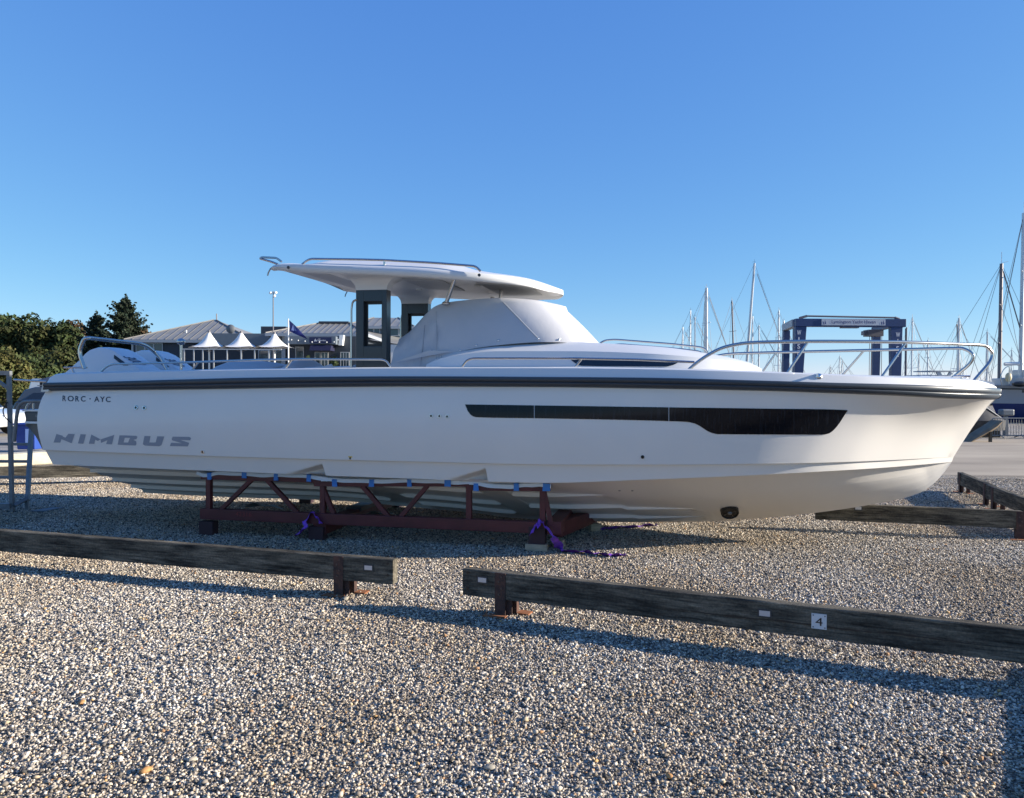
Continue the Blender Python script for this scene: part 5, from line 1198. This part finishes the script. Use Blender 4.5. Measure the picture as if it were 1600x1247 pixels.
leg(X(1224.5, 5), X(1234, 5), X(1223.5, 5), X(1232.5, 5), 5, 5.5, Z(517, dd=5), .7); leg(X(1364.5, 5), X(1376, 5), X(1364, 5), X(1374, 5), 5, 5.5, Z(512, dd=5), .7)
for a, b in ((1246, 1229), (1404, 1370)):
    q = MB(); q.bar(Vector((X(a), .6, zt-.3)), Vector((X(b, 5), 5.5, zt-.3)), .5, .55); q.build('side_beam', M_fascia if a < 1300 else M_hb, th_)
q = MB(); q.tube([(X(1262), .3, zt+.22), (X(1400), .3, zt+.12)], .07, 8); q.tube([(X(1262), .3, zt+.22), (X(1250), .3, zt+.05)], .1, 6); q.tube([(X(1400), .3, zt+.12), (X(1407), .3, zt)], .1, 6); q.build('hydraulic_pipe', M_mdark, th_)
q = MB(); q.box((X(1315), .05, zb-.10), (X(1342), .5, zb-.003)); q.box((X(1353, 3), 2.6, zb-.55), (X(1376, 3), 3.6, zb-.02)); q.box((X(1347, 3), 2.8, zb-.45), (X(1354, 3), 3.3, zb-.12)); q.build('trolley', M_mdark, th_)
for px, dd in ((1238.5, 1.5), (1241, 2.5), (1414, 1.5), (1415.5, .3), (1358, 3), (1361, 3.3), (1377, 3)):
    q = MB(); q.tube([(X(px, dd), dd, .8), (X(px, dd), dd, zb)], .05 if px > 1400 or px < 1300 else .025, 6); q.build('cable_pipe', M_mdark if px > 1300 else M_fascia, th_)
for a, b in ((1242, 1228), (1395, 1366)):
    for xx, dd in ((a, 0), (b, 5)):
        q = MB(); q.cyl((X(xx+5, dd)-.25, dd+.3, .75), (X(xx+5, dd)+.25, dd+.3, .75), .75, 20); q.build('wheel', M_tyre, th_, smooth=True)
q = MB(); q.box((X(1282.5), -.04, Z(508.5)), (X(1382), -.003, Z(498.6))); sgn = q.build('name_board', mat('board_grey', (.42, .45, .50), .5), th_)
M_nv = mat('sign_text_navy', (.02, .04, .16), .5)
text_on('Lymington Yacht Haven', (X(1298), -.05, Z(507)), (X(1366.5)-X(1298), 0, 0), (0, 0, Z(500.5)-Z(507)), (0, 0, 0), M_nv, 'board_lettering', sgn, True)
for px in (1286.5, 1377.5):
    q = MB(); x = X(px); z = Z(504); 
    q.add([(x+.02, -.05, z-.18), (x+.15, -.05, z-.1), (x+.05, -.05, z+.2)], [(0, 1, 2)]); q.add([(x-.03, -.05, z-.18), (x-.14, -.05, z-.02), (x-.02, -.05, z+.05)], [(0, 1, 2)]); q.add([(x-.14, -.05, z+.02), (x-.04, -.05, z+.08), (x-.12, -.05, z+.09)], [(0, 1, 2)]); q.build('board_emblem', M_nv, sgn)
for l_, px, tilt in ((l1, 1248, 0), (l2, 1402.5, 0)):
    for ch, py in (('W', 520), ('I', 530.5), ('S', 541.5), ('E', 551)):
        w_ = {'W': 6.4, 'I': 1.4, 'S': 4.6, 'E': 4}[ch]; k = (py-520)*-.01
        y_ = py+(2.6 if px > 1300 else 0); text_on(ch, (X(px-w_/2+k), .05-.012-.0, Z(y_+3.6)), (X(px+w_/2)-X(px-w_/2), 0, 0), (0, 0, Z(y_-3.6)-Z(y_+3.6)), (0, 0, 0), M_sw, 'leg_lettering', l_, True)

# ================================================================= YACHTS
def yacht(px, ytop, D, Lh, hullc, label, lean=0.0, r=.085, rz=0.0, dark=False, deck=1.15, spr=2, gen=True, boom=True, draft=0.0, hullc2=None, xb=None):
    c = at(px if xb is None else xb, 600, D); t = thing('sailing_yacht', label, 'yacht', (c.x, D, draft), rz, 'sailing yachts beyond the yard'); zt = at(px, ytop, D).z-draft; rows = []
    for i in range(13):
        u = i/12; b = .16*Lh*(math.sin(math.pi*(.12+.88*u*.97)**.8)**.7 if u < 1 else 0)*(1 if u > 0 else .8); x = lerp(-.52, .48, 1-u)*Lh if False else lerp(-.45, .5, u)*Lh
        b = .155*Lh*(1-u**2.6)**.8*(.72+.28*min(1, u*3)); sh = deck+.10*(2*u-.9)**2*Lh*.1
        rows.append([Vector((x+.04*Lh*u, -b, sh)), Vector((x, -b*.98, sh-.35)), Vector((x, -b*.75, .25)), Vector((x-.03*Lh*u, 0, -.05)), Vector((x, b*.75, .25)), Vector((x, b*.98, sh-.35)), Vector((x+.04*Lh*u, b, sh))])
    m = MB(); m.grid(rows); m.grid([[r_[0], r_[0].lerp(r_[-1], .5)+Vector((0, 0, .06)), r_[-1]] for r_ in rows], flip=True); m.add(rows[0], [tuple(range(7))])
    m.build('hull', hullc, t, smooth=True, ang=50)
    m = MB(); m.hexa([(-.22*Lh, -.09*Lh, deck-.02), (.2*Lh, -.07*Lh, deck-.02), (.2*Lh, .07*Lh, deck-.02), (-.22*Lh, .09*Lh, deck-.02)], [(-.2*Lh, -.075*Lh, deck+.42), (.12*Lh, -.05*Lh, deck+.3), (.12*Lh, .05*Lh, deck+.3), (-.2*Lh, .075*Lh, deck+.42)]); m.build('cabin', M_white, t, bevel=.03)
    mm = M_mdark if dark else M_alu; lx = lean*(zt-deck)
    m = MB(); m.tube([(0, 0, deck), (lx*.5, 0, (deck+zt)/2), (lx, 0, zt)], [r, r, r*.8], 8); ms = m.build('mast', mm, t, smooth=True)
    for k in range(spr):
        u = (k+1)/(spr+1); z = lerp(deck, zt, u); q = MB(); w_ = (.09*Lh)*(1-.25*k); q.tube([(lx*u-.0, -w_, z+.05), (lx*u, 0, z), (lx*u, w_, z+.05)], .025, 5); q.build('spreader', mm, ms)
    if boom: q = MB(); q.tube([(0, 0, deck+.95), (-.38*Lh, 0, deck+.9)], r*1.3, 8); q.build('boom', M_white if not dark else M_mdark, t)
    W_ = .009*D/60+.002
    q = MB()
    for a, b in (((lx, 0, zt), (.5*Lh, 0, deck+.1)), ((lx, 0, zt), (-.46*Lh, 0, deck+.1)), ((lx, 0, zt), (0, -.15*Lh, deck)), ((lx, 0, zt), (0, .15*Lh, deck)), ((lx*.6, 0, lerp(deck, zt, .6)), (.1, -.14*Lh, deck)), ((lx*.6, 0, lerp(deck, zt, .6)), (.1, .14*Lh, deck))): q.tube([a, b], W_, 4, caps=False)
    q.build('rigging', M_wire, t)
    if gen: q = MB(); q.tube([(lx*.92+.03*Lh, 0, lerp(deck, zt, .92)), (.49*Lh, 0, deck+.3)], .03, 6); q.build('furled_sail', M_mdark if dark else M_fascia, t)
    q = MB(); q.tube([(lx, 0, zt), (lx, 0, zt+.35)], .012, 4); q.tube([(lx-.18, 0, zt+.12), (lx+.1, 0, zt+.14)], .012, 4); q.build('masthead_vane', M_mdark, ms)
    return t
HW = mat('yacht_white', (.72, .73, .74), .3); HN = mat('yacht_navy', (.01, .02, .09), .25); HG = mat('yacht_grey', (.4, .43, .46), .35)
ys = [(1066, 511, 105, 'leftmost short pale mast above the coachroof rail'), (1078, 485, 95, 'thin pale mast second from the left above the coachroof'), (1085.5, 495, 95, 'pale mast third from the left above the coachroof'),
      (1100, 455, 74, 'pale mast just left of the thick twin mast'), (1103.5, 450, 72, 'thick pale mast tallest above the coachroof end'), (1155, 470, 80, 'leaning mast left of the tallest middle mast'),
      (1176.5, 412, 70, 'tallest middle mast leaning right with long stays'), (1175, 494, 92, 'short mast just right of the tallest middle mast'), (1185.5, 508, 92, 'short pale mast left of the hoist by the middle mast'),
      (1216, 485, 84, 'pale mast standing just left of the blue hoist'), (1223.5, 501, 96, 'short mast touching the hoist\'s left rear leg'), (1297, 572, 150, 'tiny distant white mast seen under the hoist, left'),
      (1312, 556, 140, 'left of two close distant masts under the hoist'), (1316, 564, 150, 'right of two close distant masts under the hoist'), (1424, 496, 85, 'mast right of the hoist beside its right leg'),
      (1449, 531, 100, 'short mast with crosstrees midway between hoist and bow rail end'), (1497, 497, 76, 'white mast in front of the leaning mast near the bow rail end'), (1509.5, 506, 80, 'leaning dark mast near the bow rail end'),
      (1542, 518, 82, 'pale mast just left of the end of the bow rail'), (1579.5, 546, 110, 'short mast between the two big masts at right'), (1435, 552, 120, 'small distant mast close right of the hoist mast')]
for i, (px, yt, D, lab) in enumerate(ys):
    lean = {1155: .10, 1176.5: .10, 1509.5: .06}.get(px, random.uniform(-.006, .006)); base = px
    if px == 1155: base = 1148
    if px == 1176.5: base = 1163
    if px == 1509.5: base = 1502
    if base != px: c0 = at(base, 600, D).x; c1 = at(px, 600, D).x; zz = at(px, yt, D).z-1.15; lean = (c1-c0)/zz
    yacht(px, yt, D, random.uniform(8, 10.5), [HW, HN, HG][i % 3 if i % 5 else 0], lab, lean=lean, r={1103.5: .13, 1176.5: .12, 1497: .12, 1542: .1}.get(px, .085), rz=random.uniform(-.5, .5)+(math.pi if i % 2 else 0), dark=px in (1509.5, 1155), xb=base, gen=i % 2 == 0)
# the big ketch hull ashore at right
D = 40; c = at(1550, 600, D); kt = thing('blue_yacht', 'large yacht ashore at the right edge with grey topsides and blue bottom', 'yacht', (c.x, D, 0)); rows = []; rows2 = []
Lk = 13
for i in range(17):
    u = i/16; b = 1.9*(1-(1-u)**2.4)**.8; x = u*Lk; sh = 1.85+.1*(1-u)**2
    rows.append([Vector((x-.9*(1-u)**2, -b-.03, sh)), Vector((x-.5*(1-u)**2, -b, sh-.12)), Vector((x, -b*.97, 1.0)), ]); rows2.append([Vector((x, -b*.97, 1.0)), Vector((x+.3*(1-u), -b*.8, .3)), Vector((x+.9*(1-u), -.15*u, -.0))])
m = MB()
for f_ in (1, -1): m.grid([[Vector((p.x, p.y*f_, p.z)) for p in r] for r in rows], flip=f_ < 0)
m.grid([[r[0], Vector((r[0].x, 0, r[0].z+.05)), Vector((r[0].x, -r[0].y, r[0].z))] for r in rows], flip=True); m.build('topsides', mat('topside_grey', (.30, .33, .37), .35), kt, smooth=True, ang=40)
m = MB()
for f_ in (1, -1): m.grid([[Vector((p.x, p.y*f_, p.z)) for p in r] for r in rows2], flip=f_ < 0)
m.build('bottom', mat('antifoul_blue', (.006, .022, .12), .6, var=.2), kt, smooth=True)
m = MB(); m.grid([[r[1]+Vector((0, -.03, -.03)), r[1]+Vector((0, -.03, -.09))] for r in rows]); m.build('hull_stripe', M_black, kt)
m = MB(); p = at(1597, 611.5, D-1.9); m.box((p.x-c.x, -1.97, p.z-.07), (p.x-c.x+.5, -1.9, p.z+.07)); m.build('hull_port', M_black, kt)
def kx(px, dd=0): return at(px, 600, D+dd).x-c.x
for px0, px1, yt, rr, mm in ((1561.5, 1562, 412, .10, M_mdark), (1594.5, 1596, 333, .12, M_alu)):
    x0_, x1_ = kx(px0), kx(px1); zt = at(px1, yt, D).z; m = MB(); m.tube([(x0_, 0, 1.9), (x1_, 0, zt)], [rr, rr*.85], 8); ms = m.build('mast', mm, kt, smooth=True)
    for u in (.35, .66): z = lerp(1.9, zt, u); m = MB(); m.tube([(lerp(x0_, x1_, u)-.45, -.6, z), (lerp(x0_, x1_, u), 0, z), (lerp(x0_, x1_, u)+.45, .6, z)], .025, 5); m.build('spreader', mm, ms)
    m = MB()
    for e in ((x0_-3.9 if px0 < 1570 else x0_-1.6, 0, 1.9), (x0_+3, 0, 1.9), (x0_+.2, -1.7, 1.9), (x0_-.7, 1.6, 1.9), (x0_-2.6 if px0 < 1570 else x0_-2.4, -.8, 1.9)): m.tube([(x1_, 0, zt), e], .010, 4, caps=False)
    m.tube([(x1_, 0, lerp(1.9, zt, .66)), (x0_+.5, -1.7, 1.9)], .010, 4, caps=False); m.build('rigging', M_wire, ms)
    m = MB(); m.tube([(x1_, 0, zt), (x1_, 0, zt+.6)], .014 if px0 < 1570 else .02, 5); m.tube([(x1_, 0, zt+.02), (x1_+.35, 0, zt+.12)], .012, 4); m.build('masthead_vane', M_white, ms)
m = MB(); m.tube([(kx(1565), 0, at(1565, 424, D).z), (kx(1594), 0, at(1594, 518, D).z)], .03, 6); m.build('furled_stay', M_mdark, kt)
m = MB(); m.tube([(kx(1569), 0, at(1569, 569, D).z), (kx(1594), 0, at(1594, 568, D).z)], .09, 8); m.build('boom', M_white, kt)
m = MB(); m.box((kx(1556), -.5, 1.9), (kx(1568), .4, 2.3)); m.box((kx(1580), -.9, 1.9), (kx(1640), .9, 2.35)); m.box((kx(1594), -.7, 2.35), (kx(1640), .7, 2.75)); m.build('cabin', mat('cabin_grey', (.45, .48, .48), .5), kt, bevel=.05)
m = MB(); m.tube(smooth_path([(kx(1548), -.9, 1.95), (kx(1546), -.9, 2.35), (kx(1551), -.9, 2.75), (kx(1559), -.9, 2.85), (kx(1559), -.9, 2.0)], 5), .02, 6); m.tube([(kx(1545), -1.5, 2.5), (kx(1620), -1.8, 2.5)], .012, 4); m.build('pushpit', M_ss, kt, smooth=True)
m = MB(); m.ball((kx(1562), -.7, 2.35), .22, 9, 6, (.7, .7, 1.1)); m.build('fender', mat('cream_fender', (.6, .5, .3), .6), kt, smooth=True)
m = MB(); m.ball((kx(1574), -1.0, 2.0), .3, 9, 5, (1.4, .7, .5)); m.build('deck_bag', M_black, kt, smooth=True)
for xx in (2.5, 6, 9.5):
    for s in (-1, 1): m = MB(); m.bar(Vector((xx, s*2.3, 0)), Vector((xx, s*1.7, .95)), .1, .1); m.build('stand', M_rust, kt)
# motorboat radar arch showing above the foredeck
D = 42; c = at(1462, 600, D); rb2 = thing('motor_cruiser', 'motor cruiser whose flat radar arch shows above the foredeck', 'boat', (c.x, D, 0)); X = lambda px: at(px, 600, D).x-c.x; Z = lambda py: at(1460, py, D).z
m = MB(); m.hexa([(X(1425), -1, .5), (X(1488), -1, .5), (X(1488), 1, .5), (X(1425), 1, .5)], [(X(1418), -1.2, Z(588)), (X(1494), -1.2, Z(588)), (X(1494), 1.2, Z(588)), (X(1418), 1.2, Z(588))]); m.build('hull', HW, rb2, bevel=.1)
m = MB(); m.box((X(1440), -.9, Z(581.2)), (X(1485), .9, Z(579.6))); m.bar(Vector((X(1452), -.8, Z(581))), Vector((X(1458), -.8, Z(591))), .2, .1, up=(0, 1, 0)); m.bar(Vector((X(1472), -.8, Z(582))), Vector((X(1467), -.8, Z(591))), .15, .1, up=(0, 1, 0)); m.box((X(1426), -.8, Z(588)), (X(1470), .8, Z(586.5))); m.build('radar_arch', M_fascia, rb2)

# ================================================================= RIGHT EDGE: crowd barriers, small boats
def crowd(px, D, w_, h_, label, rz=0):
    c = at(px, 600, D); t = thing('crowd_barrier', label, 'barrier', (c.x, D, 0), rz, 'steel crowd barriers at the right edge'); m = MB()
    m.tube(fillet([(0, 0, .1), (0, 0, h_), (w_, 0, h_), (w_, 0, .1), (0, 0, .1)], .1), .02, 6); m.build('frame', M_steel, t, smooth=True)
    for k in range(1, 14): x = w_*k/14; m = MB(); m.tube([(x, 0, .1), (x, 0, h_)], .009, 5); m.build('bar', M_steel, t)
    for x in (.3, w_-.3): m = MB(); m.tube([(x-.05, -.3, .02), (x, 0, .12), (x-.05, .3, .02)], .018, 6); m.build('foot', M_steel, t)
crowd(1551, 27.5, 1.35, .72, 'steel crowd barrier nearest the bow at the right edge'); crowd(1612, 27.4, 1.35, .72, 'steel crowd barrier just outside the right picture edge', .05)
D = 25.5; p = at(1512, 690, D); sb2 = thing('small_dinghy', 'tan upturned dinghy lying propped up beyond the bow', 'dinghy', (p.x, D, 0.05), .1)
oo = Vector((p.x, D, .05)); up_ = [(1513, 691), (1521, 684), (1532, 677), (1544, 670), (1555, 663), (1563, 657)]; lo_ = [(1514, 692), (1524, 688), (1536, 682), (1548, 675.5), (1559, 668), (1566, 660)]
rows = []
for (a_, b_), (c_, d_) in zip(up_, lo_):
    U = at(a_, b_, D)-oo; Lw = at(c_, d_, D)-oo; M_ = (U+Lw)/2
    rows.append([Lw+Vector((0, .5, 0)), Lw, M_+Vector((0, -.06, 0)), U, U+Vector((0, .5, 0))])
m = MB(); m.grid(rows, closed=True); m.add(rows[0], [tuple(range(5))]); m.add(rows[-1], [tuple(range(5))]); m.build('hull', mat('dinghy_tan', (.24, .18, .12), .9, var=.3), sb2, smooth=True)
sb2.rotation_euler[2] = 0
m = MB(); m.bar(Vector((.75, 0, -.05)), Vector((.75, 0, .3)), .08, .08); m.build('prop', M_black, sb2)
D = 28.5; p = at(1505, 690, D); rib = thing('small_speedboat', 'dark covered speedboat with raked windscreen beyond the bow', 'boat', (p.x, D, 0), 0)
m = MB(); m.grid([[Vector((x, -.8*s_, .25)), Vector((x, -.95*s_, .62)), Vector((x, -.6*s_, z_)), Vector((x, .6*s_, z_)), Vector((x, .95*s_, .62)), Vector((x, .8*s_, .25))] for x, z_, s_ in ((-.6, .75, .9), (0, 1.0, 1), (.45, 1.05, 1), (.9, .85, .9), (1.4, .62, .3))]); m.build('hull', mat('cover_dark', (.05, .05, .055), .7, var=.4, scale=6), rib, smooth=True)
m = MB(); m.add([(.35, -.6, 1.15), (.95, -.62, .72), (.95, .62, .72), (.35, .6, 1.15)], [(0, 1, 2, 3), (3, 2, 1, 0)]); m.build('windscreen', mat('screen_blue', (.18, .26, .32), .15), rib)
m = MB(); m.tube([(.3, -.62, 1.18), (1.0, -.64, .7)], .025, 6); m.tube([(.3, .62, 1.18), (1.0, .64, .7)], .025, 6); m.build('screen_frame', M_steel, rib)
m = MB(); m.box((-.5, -.6, 0), (1.0, -.5, .3)); m.box((-.5, .5, 0), (1.0, .6, .3)); m.build('trailer', M_black, rib)
D = 29; p = at(1567, 660, D); ou = thing('outboard_motor', 'silver outboard motor standing behind the crowd barrier', 'outboard motor', (p.x, D, 0)); m = MB(); m.box((-.12, -.15, .75), (.35, .15, 1.0)); m.build('cowl', M_steel, ou, bevel=.05); m = MB(); m.bar(Vector((.1, 0, 0)), Vector((.1, 0, .76)), .1, .14); m.build('leg', M_steel, ou); m = MB(); m.tube([(-.1, 0, .8), (-.3, 0, .7)], .02, 6); m.build('tiller', M_black, ou)

# distant wooded shore
mb = MB(); xs2 = np.linspace(-900, 1900, 220); rows = []
for i, x in enumerate(xs2):
    h_ = 7.5+2.5*math.sin(i*.35)+1.6*math.sin(i*1.3)+1.2*random.random(); rows.append([Vector((x, 900, 0)), Vector((x, 902, h_*.7)), Vector((x, 915, h_)), Vector((x, 960, h_)), Vector((x, 980, 0))])
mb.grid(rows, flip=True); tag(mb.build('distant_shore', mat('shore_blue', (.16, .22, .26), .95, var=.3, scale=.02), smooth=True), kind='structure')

# ---------------------------------------------------------------- repeated small fittings become parts of their own
def split_far(o):
    me = o.data; n = len(me.vertices); par = list(range(n))
    def find(a):
        while par[a] != a: par[a] = par[par[a]]; a = par[a]
        return a
    for e in me.edges: par[find(e.vertices[0])] = find(e.vertices[1])
    isl = {}
    for i in range(n): isl.setdefault(find(i), []).append(i)
    box = [(np.min([me.vertices[i].co[:] for i in v], 0), np.max([me.vertices[i].co[:] for i in v], 0), set(v)) for v in isl.values()]
    merged = True
    while merged:
        merged = False
        for a in range(len(box)):
            for b in range(a+1, len(box)):
                A_, B_ = box[a], box[b]; gap = np.maximum(0, np.maximum(A_[0]-B_[1], B_[0]-A_[1])); sz = max((A_[1]-A_[0]).max(), (B_[1]-B_[0]).max())
                if np.linalg.norm(gap) <= max(.02, .5*sz):
                    box[a] = (np.minimum(A_[0], B_[0]), np.maximum(A_[1], B_[1]), A_[2] | B_[2]); box.pop(b); merged = True; break
            if merged: break
    if len(box) < 2: return
    for k, (_, _, vs) in enumerate(box[1:]):
        c = o.copy(); c.data = me.copy(); sc.collection.objects.link(c); c.parent = o.parent
        bm = bmesh.new(); bm.from_mesh(c.data); bmesh.ops.delete(bm, geom=[v for v in bm.verts if v.index not in vs], context='VERTS'); bm.to_mesh(c.data); bm.free()
    keep = box[0][2]; bm = bmesh.new(); bm.from_mesh(me); bmesh.ops.delete(bm, geom=[v for v in bm.verts if v.index not in keep], context='VERTS'); bm.to_mesh(me); bm.free()
SKIP = {'crown', 'foliage', 'gravel', 'trunk', 'rigging', 'ground', 'roof_seams'}
for o in list(sc.objects):
    if o.type == 'MESH' and o.parent and o.name.split('.')[0] not in SKIP and len(o.data.vertices) < 3000: split_far(o)
